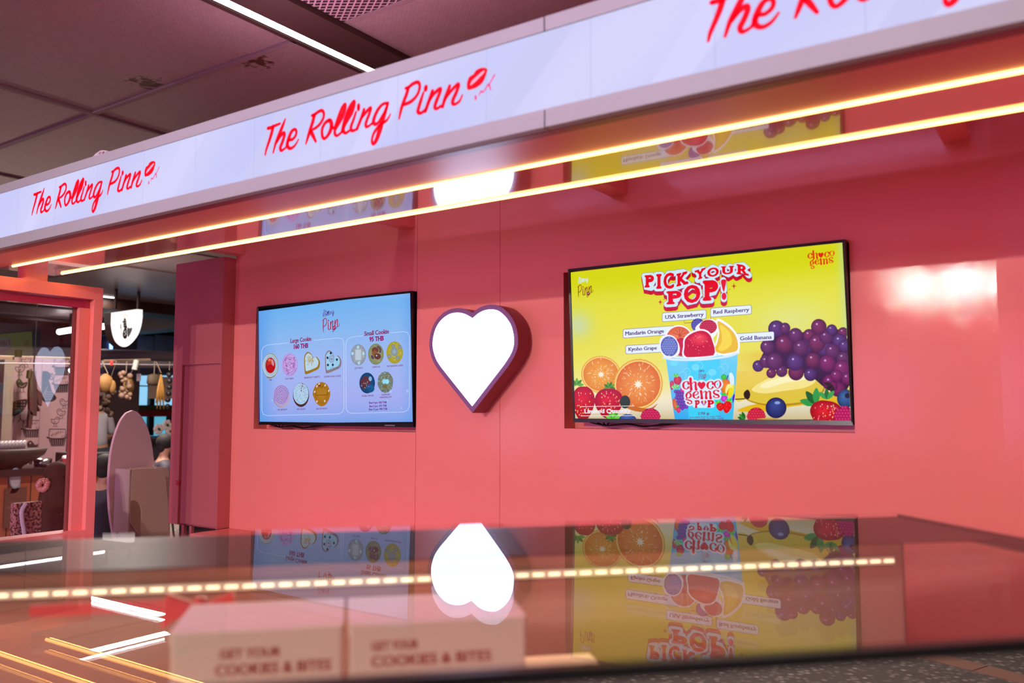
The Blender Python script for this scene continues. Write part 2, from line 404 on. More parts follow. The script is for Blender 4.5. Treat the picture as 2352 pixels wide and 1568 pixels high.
LIPS_O = [(1590,570),(1568,470),(1595,350),(1640,290),(1700,255),(1745,185),(1830,135),(1930,125),(1982,165),(1950,290),(1890,420),(1780,515),(1680,555)]
LIPS_I = [(1640,480),(1665,400),(1745,320),(1850,225),(1925,178),(1900,240),(1825,315),(1755,390),(1690,445)]
SMALL = [[(1745,700,60),(1748,750,60)],[(1820,670,30),(1850,595,40),(1890,615,40),(1950,540,40),(2010,450,40),(2040,560,40)],[(2005,480,40),(2070,370,36),(2125,270,46)]]
def sign_local():
    """all lettering in sign space: x right, y down, in metres on the fascia plane"""
    def cv(g, c):
        x0, y0, k = c; out = []
        for st in g:
            o = []
            for p in st:
                a = on_y(x0+p[0]/k, y0+p[1]/k, 1.775); w = 0
                if len(p) > 2:
                    b = on_y(x0+(p[0]+p[2])/k, y0+p[1]/k, 1.775); w = (b.x-a.x)*.86
                o.append((a.x, -a.z, w))
            out.append(o)
        return out
    d = dict(the=cv(THE, SA), roll=cv(ROLL, SA), pinn=cv(PINN, SB), small=cv(SMALL, SB), lo=cv([[(*p,) for p in LIPS_O]], SB)[0], li=cv([[(*p,) for p in LIPS_I]], SB)[0])
    d['rdot'] = cv([[(1755,235,50),(1755,300,50)]], SA)[0]; d['pdot'] = cv([[(750,515,70),(746,560,70)]], SB)[0]
    return d
SG = sign_local()
def script(art, group, tf, ws, col, same=False):
    st = list(SG[group])
    if group == 'roll': st = st+[SG['rdot']]
    if group == 'pinn': st = st+[SG['pdot']]
    if not same: art.lay()
    for g in st: art.stroke([(*tf(p[0], p[1]), p[2]*ws) for p in g], 1, col, 4, same=True)
def lips(art, tf, c1, c2):
    art.poly(smooth([tf(p[0], p[1]) for p in SG['lo']], 4, True), c1); art.poly(smooth([tf(p[0], p[1]) for p in SG['li']], 4, True), c2)
def bbox(group):
    ps = [p for g in SG[group] for p in g]; return min(p[0] for p in ps), max(p[0] for p in ps), min(p[1] for p in ps), max(p[1] for p in ps)
def fit(group, TL, TR, BL):
    """affine map of a word's box on a parallelogram"""
    x0, x1, y0, y1 = bbox(group) if group != 'lips' else (min(p[0] for p in SG['lo']), max(p[0] for p in SG['lo']), min(p[1] for p in SG['lo']), max(p[1] for p in SG['lo']))
    def f(x, y):
        u, v = (x-x0)/(x1-x0), (y-y0)/(y1-y0)
        return (TL[0]+(TR[0]-TL[0])*u+(BL[0]-TL[0])*v, TL[1]+(TR[1]-TL[1])*u+(BL[1]-TL[1])*v)
    return f, (TR[0]-TL[0])/(x1-x0)
def mini_logo(art, k, ox, oy, c_top, c_pinn, c_small, halo=None):
    """stacked small logo; drawn from the 1568 px crop of the left screen, scaled k, origin ox,oy"""
    q = lambda x, y: (ox+x*k, oy+y*k)
    for grp, a, b, c, cc in (('the', (450,215), (600,190), (480,350), c_top), ('roll', (405,370), (925,190), (460,650), c_top), ('pinn', (335,680), (1075,410), (470,1214), c_pinn)):
        # word boxes slope with the screen's perspective
        f, ws = fit(grp, q(*a), q(*b), q(*c)); ws = (abs(ws))*1.0
        if halo: script(art, grp, f, ws*2.6, halo)
        script(art, grp, f, ws*(1.25 if grp != 'pinn' else 1.15), cc)
    f, ws = fit('lips', q(860,930), q(1030,930), q(860,1130)); lips(art, f, c_pinn, '#c9a0d8')
    art.stroke([q(890,1185), q(905,1200)], 45*k, c_small, 1); art.stroke([q(930,1150), q(980,1110), q(1030,1050), q(1075,985)], 28*k, c_small, 3)
# ================================================================== SETTING
def cells(xs, zs, depth, Y=0, back=.12):
    """wall face with recessed cells. depth(i,j)->recess"""
    b = MB(); nx, nz = len(xs)-1, len(zs)-1; D = [[depth(i, j) for j in range(nz)] for i in range(nx)]
    for i in range(nx):
        for j in range(nz):
            y = Y+D[i][j]; b.face([(xs[i], y, zs[j]), (xs[i+1], y, zs[j]), (xs[i+1], y, zs[j+1]), (xs[i], y, zs[j+1])])
            if i and abs(D[i][j]-D[i-1][j]) > 1e-6:
                y2 = Y+D[i-1][j]; b.face([(xs[i], y, zs[j]), (xs[i], y, zs[j+1]), (xs[i], y2, zs[j+1]), (xs[i], y2, zs[j])])
            if j and abs(D[i][j]-D[i][j-1]) > 1e-6:
                y2 = Y+D[i][j-1]; b.face([(xs[i], y, zs[j]), (xs[i+1], y, zs[j]), (xs[i+1], y2, zs[j]), (xs[i], y2, zs[j])])
    x0, x1, z0, z1, yb = xs[0], xs[-1], zs[0], zs[-1], Y+back
    b.face([(x0, yb, z0), (x1, yb, z0), (x1, yb, z1), (x0, yb, z1)])
    for x in (x0, x1): b.face([(x, Y, z0), (x, yb, z0), (x, yb, z1), (x, Y, z1)])
    for z in (z0, z1): b.face([(x0, Y, z), (x1, Y, z), (x1, yb, z), (x0, yb, z)])
    return b
WY = 3.36
XS = [-4.414, -4.207, -2.907, -2.9048, -2.369, -2.3668, -2.003, -.728, -.33]
ZS = [0, 1.36, 1.392, 2.103, 2.120, 2.75]
def dep(i, j):
    if i in (2, 4): return .004
    if i == 1 and j in (1, 2): return .1
    if i == 6 and j in (2, 3): return .1
    return 0
wb = cells(XS, ZS, dep, WY, .14); wall = wb.build('wall_back', M['pink']); tag(wall, kind='structure')
cv = MB(); r0, cx, cy = .40, -.27, WY-.40; n = 22
pts = [(-.33, WY)]+[(cx+r0*math.sin(PI/2*i/n), cy+r0*math.cos(PI/2*i/n)) for i in range(n+1)] + [(.13, 2.0)]
out = [(-.33, WY+.12)]+[(cx+(r0+.12)*math.sin(PI/2*i/n), cy+(r0+.12)*math.cos(PI/2*i/n)) for i in range(n+1)] + [(.25, 2.0)]
for i in range(len(pts)-1):
    a, b_ = pts[i], pts[i+1]; cv.face([(*a, 0), (*b_, 0), (*b_, 2.75), (*a, 2.75)]); a, b_ = out[i], out[i+1]; cv.face([(*a, 0), (*b_, 0), (*b_, 2.75), (*a, 2.75)])
cv.face([(.13, 2, 0), (.25, 2, 0), (.25, 2, 2.75), (.13, 2, 2.75)])
tag(cv.build('wall_right', M['pink'], smooth=True), kind='structure')
# floor : dark terrazzo
def terrazzo():
    m, nt, p = nodes('dark_terrazzo'); N = nt.nodes; L = nt.links; tc = N.new('ShaderNodeTexCoord')
    v = N.new('ShaderNodeTexVoronoi'); v.inputs['Scale'].default_value = 26; L.new(tc.outputs['Object'], v.inputs['Vector'])
    r1 = N.new('ShaderNodeValToRGB'); r1.color_ramp.elements[0].position = .0; r1.color_ramp.elements[0].color = (.9, .76, .66, 1)
    r1.color_ramp.elements[1].position = .55; r1.color_ramp.elements[1].color = (.20, .16, .14, 1); L.new(v.outputs['Distance'], r1.inputs[0])
    sp = N.new('ShaderNodeSeparateColor'); L.new(v.outputs['Color'], sp.inputs[0]); mx = N.new('ShaderNodeMix'); mx.data_type = 'RGBA'; mx.inputs[6].default_value = (.22, .18, .155, 1)
    L.new(sp.outputs[0], mx.inputs[0]); L.new(r1.outputs[0], mx.inputs[7]); L.new(mx.outputs[2], p.inputs['Base Color'])
    p.inputs['Roughness'].default_value = .55; return m
M['terrazzo'] = terrazzo()
fl = MB(); fl.box((-30, -18, -.1), (12, 20, 0)); tag(fl.build('floor', M['terrazzo']), kind='structure')
mb = MB(); a = Vector((4.78, -.25, 0)); d = Vector((-.40, .917, 0)); w_ = Vector((.917, .40, 0))*.17
for i in range(7): p_ = a+d*i*.3; q_ = a+d*(i*.3+.292); mb.prism([(p_.x, p_.y), (p_.x+w_.x, p_.y+w_.y), (q_.x+w_.x, q_.y+w_.y), (q_.x, q_.y)], lambda u, v, t: (u, v, t), 0, .004)
tag(mb.build('trim_200', mat('tan_floor_strip', (.50, .27, .19), rough=.6)), kind='structure')
# ceiling : expanded metal panels
def mesh_panel():
    m, nt, p = nodes('expanded_metal_panels'); N = nt.nodes; L = nt.links; tc = N.new('ShaderNodeTexCoord')
    br = N.new('ShaderNodeTexBrick'); br.inputs['Scale'].default_value = 34; br.inputs['Mortar Size'].default_value = .018; br.inputs['Mortar Smooth'].default_value = .6
    br.inputs['Color1'].default_value = (1, 1, 1, 1); br.inputs['Color2'].default_value = (.88, .88, .88, 1); br.inputs['Mortar'].default_value = (.38, .38, .38, 1)
    br.inputs['Brick Width'].default_value = .9; br.inputs['Row Height'].default_value = .42
    L.new(tc.outputs['Object'], br.inputs['Vector'])
    mx = N.new('ShaderNodeMix'); mx.data_type = 'RGBA'; mx.blend_type = 'MULTIPLY'; mx.inputs[0].default_value = 1; mx.inputs[7].default_value = (.36, .26, .25, 1)
    L.new(br.outputs[0], mx.inputs[6]); last = mx.outputs[2]
    # rust coloured stains on two panels
    for (sx, sy, rr) in ((-4.03, 2.47, .17), (-3.33, 2.62, .17)):
        mp = N.new('ShaderNodeVectorMath'); mp.operation = 'DISTANCE'; mp.inputs[1].default_value = (sx, sy, 0); L.new(tc.outputs['Object'], mp.inputs[0])
        nz = N.new('ShaderNodeTexNoise'); nz.inputs['Scale'].default_value = 26; nz.inputs['Detail'].default_value = 6; L.new(tc.outputs['Object'], nz.inputs['Vector'])
        a1 = N.new('ShaderNodeMapRange'); a1.inputs[1].default_value = rr; a1.inputs[2].default_value = 0; a1.inputs[3].default_value = -.25; a1.inputs[4].default_value = .28; L.new(mp.outputs['Value'], a1.inputs[0])
        a2 = N.new('ShaderNodeMath'); a2.operation = 'ADD'; L.new(a1.outputs[0], a2.inputs[0]); L.new(nz.outputs[0], a2.inputs[1])
        a3 = N.new('ShaderNodeMapRange'); a3.inputs[1].default_value = .52; a3.inputs[2].default_value = .66; L.new(a2.outputs[0], a3.inputs[0])
        m2 = N.new('ShaderNodeMix'); m2.data_type = 'RGBA'; m2.inputs[7].default_value = (.07, .022, .004, 1); L.new(a3.outputs[0], m2.inputs[0]); L.new(last, m2.inputs[6]); last = m2.outputs[2]
    L.new(last, p.inputs['Base Color']); p.inputs['Roughness'].default_value = .38; p.inputs['Metallic'].default_value = .25
    b = N.new('ShaderNodeBump'); b.inputs['Strength'].default_value = .6; b.inputs['Distance'].default_value = .004; L.new(br.outputs[1], b.inputs['Height']); L.new(b.outputs[0], p.inputs['Normal'])
    b.invert = True
    return m
M['mesh'] = mesh_panel()
CZ = 3.2
ce = MB(); ce.box((-30, -18, 0), (12, 20, .1)); ceo = ce.build('ceiling', M['mesh']); ceo.location = (0, 0, CZ); tag(ceo, kind='structure')
M['tee'] = mat('dull_ceiling_rail', (.21, .14, .14), rough=.5)
k = 0
def rail(a, b):
    global k; k += 1; mb = MB(); mb.box(a, b); tag(mb.build('trim_%d' % k, M['tee']), kind='structure')
for X in (-4.70, -6.5, -8.1, -9.50, -13.0, -16, -19): rail((X-.014, -10, CZ-.016), (X+.014, 14, CZ+.01))
for Y in (-6, -3.2, -.4, 2.56, 5.6, 8.6): rail((-22, Y-.014, CZ-.012), (-2.98, Y+.014, CZ+.01)); rail((-2.63, Y-.014, CZ-.012), (8, Y+.014, CZ+.01))
bm_ = MB()
def beam(a, b, kk=[0]):
    kk[0] += 1; mb = MB(); mb.box(a, b); tag(mb.build('trim_%d' % (100+kk[0]), M['brown']), kind='structure')
beam((-2.862, -2, CZ-.03), (-2.66, 9, CZ))
beam((-2.99, -2, CZ-.012), (-2.962, 9, CZ))
# dark beams of the hall beyond the partition
beam((-13.2, 1, CZ-.17), (-12.5, 16, CZ)); beam((-17.4, 1, CZ-.3), (-16.9, 16, CZ)); beam((-17, 9.0, CZ-.28), (-13.2, 9.4, CZ))
# hall walls (far)
def hallwall(nm, a, b, m): mb = MB(); mb.box(a, b); tag(mb.build(nm, m), kind='structure')
M['hall'] = mat('dark_hall_wall', (.035, .025, .027), rough=.6, var=.3, vscale=.6)
hallwall('wall_far_left', (-24, -18, 0), (-23.8, 20, CZ), M['hall'])
hallwall('wall_far_back', (-24, 19.8, 0), (12, 20, CZ), M['hall'])
M['hall2'] = mat('hall_wall_behind', (.16, .11, .105), rough=.6, var=.25, vscale=.5)
hallwall('wall_behind', (-24, -14.2, 0), (10, -14, CZ), M['hall2'])
hallwall('wall_far_right', (9.8, -14, 0), (10, 20, CZ), M['hall2'])

# ---------------------------------------------------------------- ceiling lights (things)
def linear_light(x0, y0, x1, y1, w, label, strength=None, z=CZ, group='linear ceiling lights'):
    t = empty('linear_light', ((x0+x1)/2, (y0+y1)/2, z), 0, label, 'ceiling light', group)
    lx, ly = abs(x1-x0)/2, abs(y1-y0)/2
    if ly > lx: lx = w/2
    else: ly = w/2
    h = MB(); h.box((-lx-.012, -ly-.012, -.006), (lx+.012, ly+.012, 0)); h.build('housing', M['dark'], t)
    d = MB(); d.box((-lx, -ly, -.012), (lx, ly, -.006)); d.build('diffuser', strength or M['led_white'], t)
    return t
linear_light(-2.913, .2, -2.913, 8.5, .062, 'long bright linear light in the ceiling beside the brown beam', mat('white_led_strong', (.9, .9, .9), emit=(1, .9, .93), estr=7), z=CZ)
L1 = linear_light(-2.6, .85, 1.4, .85, .09, 'linear light running across the ceiling above the canopy front', mat('white_led_b', (.9, .9, .9), emit=(1, .85, .86), estr=4))
linear_light(-12.38, 4.4, -12.38, 7.2, .07, 'linear ceiling light beside the dark beam beyond the partition')
linear_light(-9.7, 5.37, -8.1, 5.37, .07, 'short linear light running across the hall ceiling behind the canopy')
linear_light(-7.45, 3.2, -7.45, 5.0, .07, 'linear ceiling light nearest to the partition behind the canopy')
for i, (a, b_, lab) in enumerate((((20, 780), (103, 769), 'left one of the two short ceiling tubes seen through the glass'), ((136, 762), (192, 753), 'short ceiling tube seen through the glass beside the post'), ((233, 750), (258, 747), 'short ceiling tube seen between post and round sign'))):
    P, Q = on_z(*a, CZ-.02), on_z(*b_, CZ-.02)
    y0 = (P.y+Q.y)/2
    P, Q = on_z(*a, CZ-.3), on_z(*b_, CZ-.3)
    t = empty('tube_light', ((P.x+Q.x)/2, (P.y+Q.y)/2, CZ-.3), 0, lab, 'ceiling light', 'tube lights of the restaurant')
    c = Vector(t.location)
    mb = MB(); mb.tube([P-c, Q-c], .05, 8); mb.build('tube', M['led_white'], t)
    mb = MB(); mb.box((-.04, -.02, .05), (.04, .02, .3)); mb.build('bracket', M['dark'], t)
def downlight(x, y, label, z=CZ):
    t = empty('downlight', (x, y, z), 0, label, 'ceiling light', 'downlights above the customer side')
    mb = MB(); mb.lathe([(.10, -.012), (.115, -.01), (.115, 0), (.10, 0)], (0, 0, 0), 20); mb.build('trim_ring', M['beige'], t)
    mb = MB(); mb.lathe([(.001, -.006), (.085, -.006), (.085, -.003), (.001, -.003)], (0, 0, 0), 20); mb.build('lens', mat('lamp_lens', (.9, .9, .9), emit=(1, .85, .7), estr=30), t)
for x, lab in ((-1.95, 'left round downlight in the ceiling behind the customers'), (-1.32, 'right round downlight in the ceiling behind the customers')): downlight(x, -6.0, lab)
# vent panel of open hexagonal mesh
def grille_mat():
    m, nt, p = nodes('open_hex_mesh'); N = nt.nodes; L = nt.links; tc = N.new('ShaderNodeTexCoord')
    mpg = N.new('ShaderNodeMapping'); mpg.inputs['Scale'].default_value = (1, 1.5, 1); mpg.inputs['Rotation'].default_value = (0, 0, R(45)); L.new(tc.outputs['Object'], mpg.inputs[0])
    v = N.new('ShaderNodeTexVoronoi'); v.feature = 'DISTANCE_TO_EDGE'; v.inputs['Scale'].default_value = 30; v.inputs['Randomness'].default_value = 0
    L.new(mpg.outputs[0], v.inputs['Vector'])
    r1 = N.new('ShaderNodeMapRange'); r1.inputs[1].default_value = .10; r1.inputs[2].default_value = .16; r1.inputs[3].default_value = 1; r1.inputs[4].default_value = 0; L.new(v.outputs['Distance'], r1.inputs[0])
    mx = N.new('ShaderNodeMix'); mx.data_type = 'RGBA'; mx.inputs[6].default_value = (.02, .008, .01, 1); mx.inputs[7].default_value = (.38, .25, .26, 1); L.new(r1.outputs[0], mx.inputs[0]); L.new(mx.outputs[2], p.inputs['Base Color'])
    return m
g = MB(); g.box((-.17, -.9, -.006), (.20, .02, 0)); go = g.build('ceiling_vent', grille_mat()); go.location = (-2.48, 2.53, CZ-.001)
tag(go, 'dark ceiling vent panel of open honeycomb mesh beside the brown beam', 'vent')

# ================================================================== CANOPY
FY = 1.775; SZ = 2.20
can = empty('canopy', (-1.7, 2.05, SZ), 0, 'long pink lacquered canopy with cream front frame hanging over the counter', 'canopy')
CL = Vector(can.location)
def cbox(name, a, b, m, bev=0, parent=can):
    mb = MB(); mb.box(Vector(a)-CL, Vector(b)-CL); return mb.build(name, m, parent, bev)
XL, XR = -4.62, 1.3
cbox('light_blocker', (XL+.02, 2.20, 2.47), (XR, 2.338, 2.70), M['pink_matte'])  # unseen box added to keep the key light off the upper wall
so = cbox('soffit', (XL, 2.03, SZ+.004), (XR, 2.338, 2.47), M['pink_soffit'], .003)
cbox('front_soffit', (XL, FY+.03, SZ+.003), (XR, 2.03, 2.47), M['pink_front'])
# front frame: lower and upper band, each in two lengths with a joint
fb = MB()
for a, b_ in ((XL, -1.114), (-1.111, XR)):
    fb.box(Vector((a, FY, SZ))-CL, Vector((b_, FY+.03, 2.2485))-CL)
fb.build('lower_frame', M['beige'], can, .002)
fb = MB()
for a, b_ in ((XL, -1.114), (-1.111, XR)):
    fb.box(Vector((a, FY, 2.4535))-CL, Vector((b_, FY+.03, 2.493))-CL)
fb.build('upper_frame', M['beige'], can, .002)
cbox('frame_backing', (XL, FY+.012, 2.2485), (XR, FY+.03, 2.4535), M['dark'])
sr = cbox('painted_shade_strip', (XL, FY+.03, SZ-.001), (XR, FY+.062, SZ+.004), M['maroon'])  # dark strip painting the shaded band behind the front frame
for xr in (-4.335, -2.926, -1.665, -.301):
    cbox('wall_bracket', (xr-.09, 2.338, 2.447), (xr, 3.3605, 2.60), M['pink_matte'], .002)
cbox('frame_hanger', (-4.56, 2.118, 2.146), (-4.462, 2.222, SZ+.004), M['pink_matte'])
# neon strips
for Y, xl, lab in ((2.045, -4.455, 'warm LED strip along the middle of the pink canopy underside'), (2.308, -4.488, 'warm LED strip along the rear edge of the pink canopy underside')):
    mb = MB(); mb.tube([(xl, Y, SZ+.002), (XR-.1, Y, SZ+.002)], .0072, 8); o = mb.build('led_strip', M['led_warm'])
    tag(o, lab, 'strip light', 'strip lights under the canopy')
# LED screen along the front
SM = Matrix.Translation((0, FY+.004, 0))
A = Art(SM, 1e-5)
A.raw = True
def ledcol(u, v):
    base = (206, 206, 248); w = .5+.5*math.sin(u*41+v*2.2); w2 = .5+.5*math.sin(u*17-v*1.3+1)
    return (base[0]+10*w-6*w2, base[1]+8*w-4*w2, 250)
A.grid(((XL, 2.4535), (XR, 2.4535), (XR, 2.2485), (XL, 2.2485)), ledcol, 160, 4)
for i in range(12):   # pale drifting shapes in the picture
    x = XL+.3+i*.5; A.poly([(x, 2.2485), (x+.10, 2.2485), (x+.30, 2.4535), (x+.16, 2.4535)], '#d8d6ff' if i % 2 else '#cdcdf6', same=bool(i))
for i in range(18):
    x = -4.18+i*.32; A.add([(x, 2.2485), (x+.0012, 2.2485), (x+.0012, 2.4535), (x, 2.4535)], srgb('#aab0de'), same=bool(i))
A.lay(); L_h, L_r = None, None
for rep in range(-1, 3):
    dx = (rep)*1.527
    T = lambda x, y: (x+dx, -y)
    if rep == -1: pass
    for grp in ('the', 'roll', 'pinn'):
        A.L = 4; script(A, grp, T, 1.0, '#ff78c8', same=True) if False else None
    A.L = 5
    for grp in ('the', 'roll', 'pinn'):
        for gst in list(SG[grp])+([SG['rdot']] if grp == 'roll' else [])+([SG['pdot']] if grp == 'pinn' else []):
            A.L = 5; A.stroke([(*T(p[0], p[1]), p[2]*1.42) for p in gst], 1, '#ff6ac8', 4, same=True)
            A.L = 6; A.stroke([(*T(p[0], p[1]), p[2]*1.2) for p in gst], 1, '#ff0016', 4, same=True)
    A.L = 5; A.poly(smooth([T(p[0], p[1]) for p in SG['lo']], 4, True), '#ff0020', same=True)
    A.L = 7; A.poly(smooth([T(p[0], p[1]) for p in SG['li']], 4, True), '#ffb4d8', same=True)
    for gst in SG['small']: A.L = 5; A.stroke([(*T(p[0], p[1]), p[2]*.8) for p in gst], 1, '#ff3f94', 4, same=True)
led = A.build('led_screen', art_mat('led_wall_picture', 1.04, rough=.6, spec=.05, pitch=.0041), clip=(XL, XR, 2.2485, 2.4535))
tag(led, 'long lit LED screen with repeating red script lettering and lips on the canopy front', 'screen')
# small wire dome standing behind the canopy front
mb = MB(); dc = Vector((-3.60, 2.02, 2.47))
for kk in range(7):
    a = PI*kk/7; mb.tube([dc+Vector((.075*math.cos(t)*math.cos(a), .075*math.cos(t)*math.sin(a), .17*math.sin(t))) for t in [PI*i/12 for i in range(13)]], .003, 5)
for kk in range(1, 5):
    t = PI/2*kk/5; rr = .075*math.cos(t); mb.tube([dc+Vector((rr*math.cos(a), rr*math.sin(a), .17*math.sin(t))) for a in [2*PI*i/16 for i in range(17)]], .003, 5)
tag(mb.build('wire_dome', M['white']), 'small white wire dome peeping over the top of the canopy front', 'ornament')

# ================================================================== HEART SIGN
HQ = [(676,328),(600,285),(520,268),(430,285),(350,342),(290,430),(260,540),(258,640),(290,755),(345,845)]
HR = [(1075,712),(1108,622),(1110,520),(1085,410),(1030,320),(950,250),(870,234),(800,246),(740,275)]
def hp(p): q = on_y(940+p[0]/4.612, 660+p[1]/4.612, 3.24); return (q.x, q.z)
tip = hp((672, 1255)); half = [hp(p) for p in HQ]; other = [hp(p) for p in HR]
inner = smooth([half[0]]+half[1:], 4)[:]+[tip]+smooth([hp((1010, 815))]+other+[half[0]], 4)[:-1]
hc = ((min(p[0] for p in inner)+max(p[0] for p in inner))/2, 1.75)
def offset_poly(poly, d):
    n = len(poly); out = []
    ar = sum(poly[i][0]*poly[(i+1) % n][1]-poly[(i+1) % n][0]*poly[i][1] for i in range(n)); sg = 1 if ar > 0 else -1
    for i in range(n):
        p0, p1, p2 = Vector(poly[i-1]), Vector(poly[i]), Vector(poly[(i+1) % n])
        a = (p1-p0).normalized(); b = (p2-p1).normalized(); na = Vector((a.y, -a.x))*sg; nb = Vector((b.y, -b.x))*sg
        m = (na+nb); m = m.normalized() if m.length > 1e-5 else na; c = max(.45, m.dot(na)); out.append(tuple(p1+m*(d/c)))
    return out
outer = offset_poly(inner, .0235)
def _dist(p):
    m = 9
    for i in range(len(inner)):
        a, b_ = Vector(inner[i]), Vector(inner[(i+1) % len(inner)]); q = Vector(p); ab = b_-a; t = max(0, min(1, (q-a).dot(ab)/max(1e-9, ab.dot(ab)))); m = min(m, (q-a-ab*t).length)
    return m
outer = [p for p in outer if _dist(p) > .0215]
hs = empty('heart_sign', (hc[0], WY, hc[1]), 0, 'glowing white heart shaped light box with dark maroon sides between the two screens', 'sign')
HL = lambda u, v, t: (u-hc[0], t, v-hc[1])
mb = MB(); mb.prism(outer, HL, -.122, -.012)
hm = mb.build('housing', [M['maroon']], hs)
mb = MB(); mb.prism(outer, HL, -.1232, -.122)
mb.build('front_rim', M['rim'], hs)
mb = MB(); mb.prism(inner, HL, -.1250, -.1232); mb.build('lit_face', M['glow'], hs)
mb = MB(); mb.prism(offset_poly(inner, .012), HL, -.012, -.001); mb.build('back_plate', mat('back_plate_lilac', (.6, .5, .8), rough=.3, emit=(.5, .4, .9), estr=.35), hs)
for (x, z) in ((-.03, -.315), (.17, .02)): 
    pass

# ================================================================== BACK SIDE FURNITURE
cb = empty('tall_cabinet', (-4.66, 3.27, .75), 0, 'tall dusky pink cupboard unit with a flush door at the left end of the wall', 'cabinet')
CO = Vector(cb.location)
xs = [-4.912, -4.815, -4.795, -4.424, -4.414]; zs = [.75, 1.755, 1.763, 2.43]
b = cells([x-CO.x for x in xs], [z-CO.z for z in zs], lambda i, j: .02 if (i in (1, 2) and j == 0) or (i in (1, 2) and j == 1) else 0, 0, .5)
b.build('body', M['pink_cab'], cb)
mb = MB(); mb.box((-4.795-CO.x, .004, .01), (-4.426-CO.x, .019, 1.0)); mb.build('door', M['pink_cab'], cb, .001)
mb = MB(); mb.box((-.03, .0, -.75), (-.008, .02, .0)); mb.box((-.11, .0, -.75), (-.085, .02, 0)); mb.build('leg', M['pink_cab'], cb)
mb = MB(); mb.box((-.251, .08, -.75), (.24, .1, 0)); mb.build('plinth', M['dark'], cb)
q = on_y(411, 1108, 3.27)
mb = MB()
for i in range(3): mb.box((q.x-.025-CO.x, -.004, q.z-CO.z-.016+i*.011), (q.x+.014-CO.x, 0, q.z-CO.z-.009+i*.011))
mb.build('red_tag', mat('red_tape', (.5, .01, .03), rough=.4), cb)
mb = MB(); mb.box((-4.41, 3.08, 0), (-.6, 3.3595, .748)); tag(mb.build('back_bench', M['pink'], bevel=.004), 'low glossy pink bench running along the foot of the pink wall', 'bench')

# ---- partition at the left end
PX = -4.46
pt = empty('glass_partition', (PX, 2.5, 0), 0, 'pink framed glass partition at the left end of the stall', 'partition')
def pbox(name, a, b, m, bev=.001):
    mb = MB(); mb.box(Vector(a)-Vector((PX, 2.5, 0)), Vector(b)-Vector((PX, 2.5, 0))); return mb.build(name, m, pt, bev)
pbox('corner_post', (PX-.11, 2.475, 0), (PX, 2.525, 2.146), M['pink_matte'])
pbox('near_post', (PX-.11, .55, 0), (PX, .60, 2.146), M['pink_matte'])
pbox('top_rail', (PX-.11, .60, 2.078), (PX, 2.475, 2.146), M['pink_matte'])
pbox('sill_rail', (PX-.11, .60, .79), (PX, 2.475, .835), M['pink_matte'])
pbox('lower_panel', (PX-.09, .60, .05), (PX-.02, 2.475, .79), M['pink_matte'])
pbox('inner_top_rail', (PX-.09, .60, 2.030), (PX-.04, 2.475, 2.078), M['maroon_gloss'])
pbox('inner_stile', (PX-.09, 2.415, .835), (PX-.035, 2.475, 2.030), M['pink_matte'])
pbox('glazing_bead', (PX-.085, 2.402, .835), (PX-.062, 2.415, 2.030), mat('brown_gasket', (.25, .06, .05), rough=.5))
M['pglass'] = glass('partition_glass', .05); M['pclear'] = glass('partition_glass_back', .0, gain=0)
gm = MB(); gm.box((-.003, -1.87, .835), (.003, -.098, 2.03)); gm.m = [1, 1, 1, 0, 1, 1]; go = gm.build('glass_pane', [M['pglass'], M['pclear']], pt); go.location = (-.0575, 0, 0); go.rotation_euler = (0, 0, R(-1.0)); GP = go
# ================================================================== SCREENS
def television(x0, z0, w, tilt, label):
    Mx = Matrix.Translation((x0, WY, z0)) @ Matrix.Rotation(tilt, 4, 'X')
    t = bpy.data.objects.new('television', None); COL.objects.link(t); t.matrix_basis = Mx; t.empty_display_size = .1
    tag(t, label, 'television'); h = w*9/16; bz = .0085
    mb = MB()
    o = [(-bz, -.018), (w+bz, -.018), (w+bz, h+bz+.003), (-bz, h+bz+.003)]; i_ = [(0, 0), (w, 0), (w, h), (0, h)]
    f = lambda p, y: (p[0], y, p[1])
    for k in range(4):
        j = (k+1) % 4
        mb.face([f(o[k], -.004), f(o[j], -.004), f(i_[j], -.001), f(i_[k], -.001)]); mb.face([f(o[k], -.004), f(o[j], -.004), f(o[j], .045), f(o[k], .045)])
        mb.face([f(i_[k], -.001), f(i_[j], -.001), f(i_[j], .01), f(i_[k], .01)])
    mb.face([f(q, .045) for q in o]); mb.build('bezel', M['black'], t)
    mb = MB(); mb.box((w*.84, -.0055, -.0135), (w*.90, -.004, -.0075)); mb.build('badge', mat('badge_grey', (.2, .2, .22), rough=.3), t)
    mb = MB()
    for s_ in range(4):
        y = .03+.006*s_; mb.tube(smooth([(w*.05+s_*.03, y, -.02), (w*.12, y, -.034), (w*.2, y, -.026), (w*.28, y, -.036), (w*.36+s_*.02, y, -.02)], 5), .0035, 6)
    mb.build('cable', M['black'], t)
    return t, Mx, w, h
M['screen'] = art_mat('screen_picture', 1.0, rough=.1, spec=.14)
def lerp(a, b, t): return tuple(a[i]*(1-t)+b[i]*t for i in range(3))
def ramp(t, *st):
    for i in range(len(st)-1):
        if t <= st[i+1][0]: return lerp(st[i][1], st[i+1][1], max(0, (t-st[i][0])/(st[i+1][0]-st[i][0])))
    return st[-1][1]
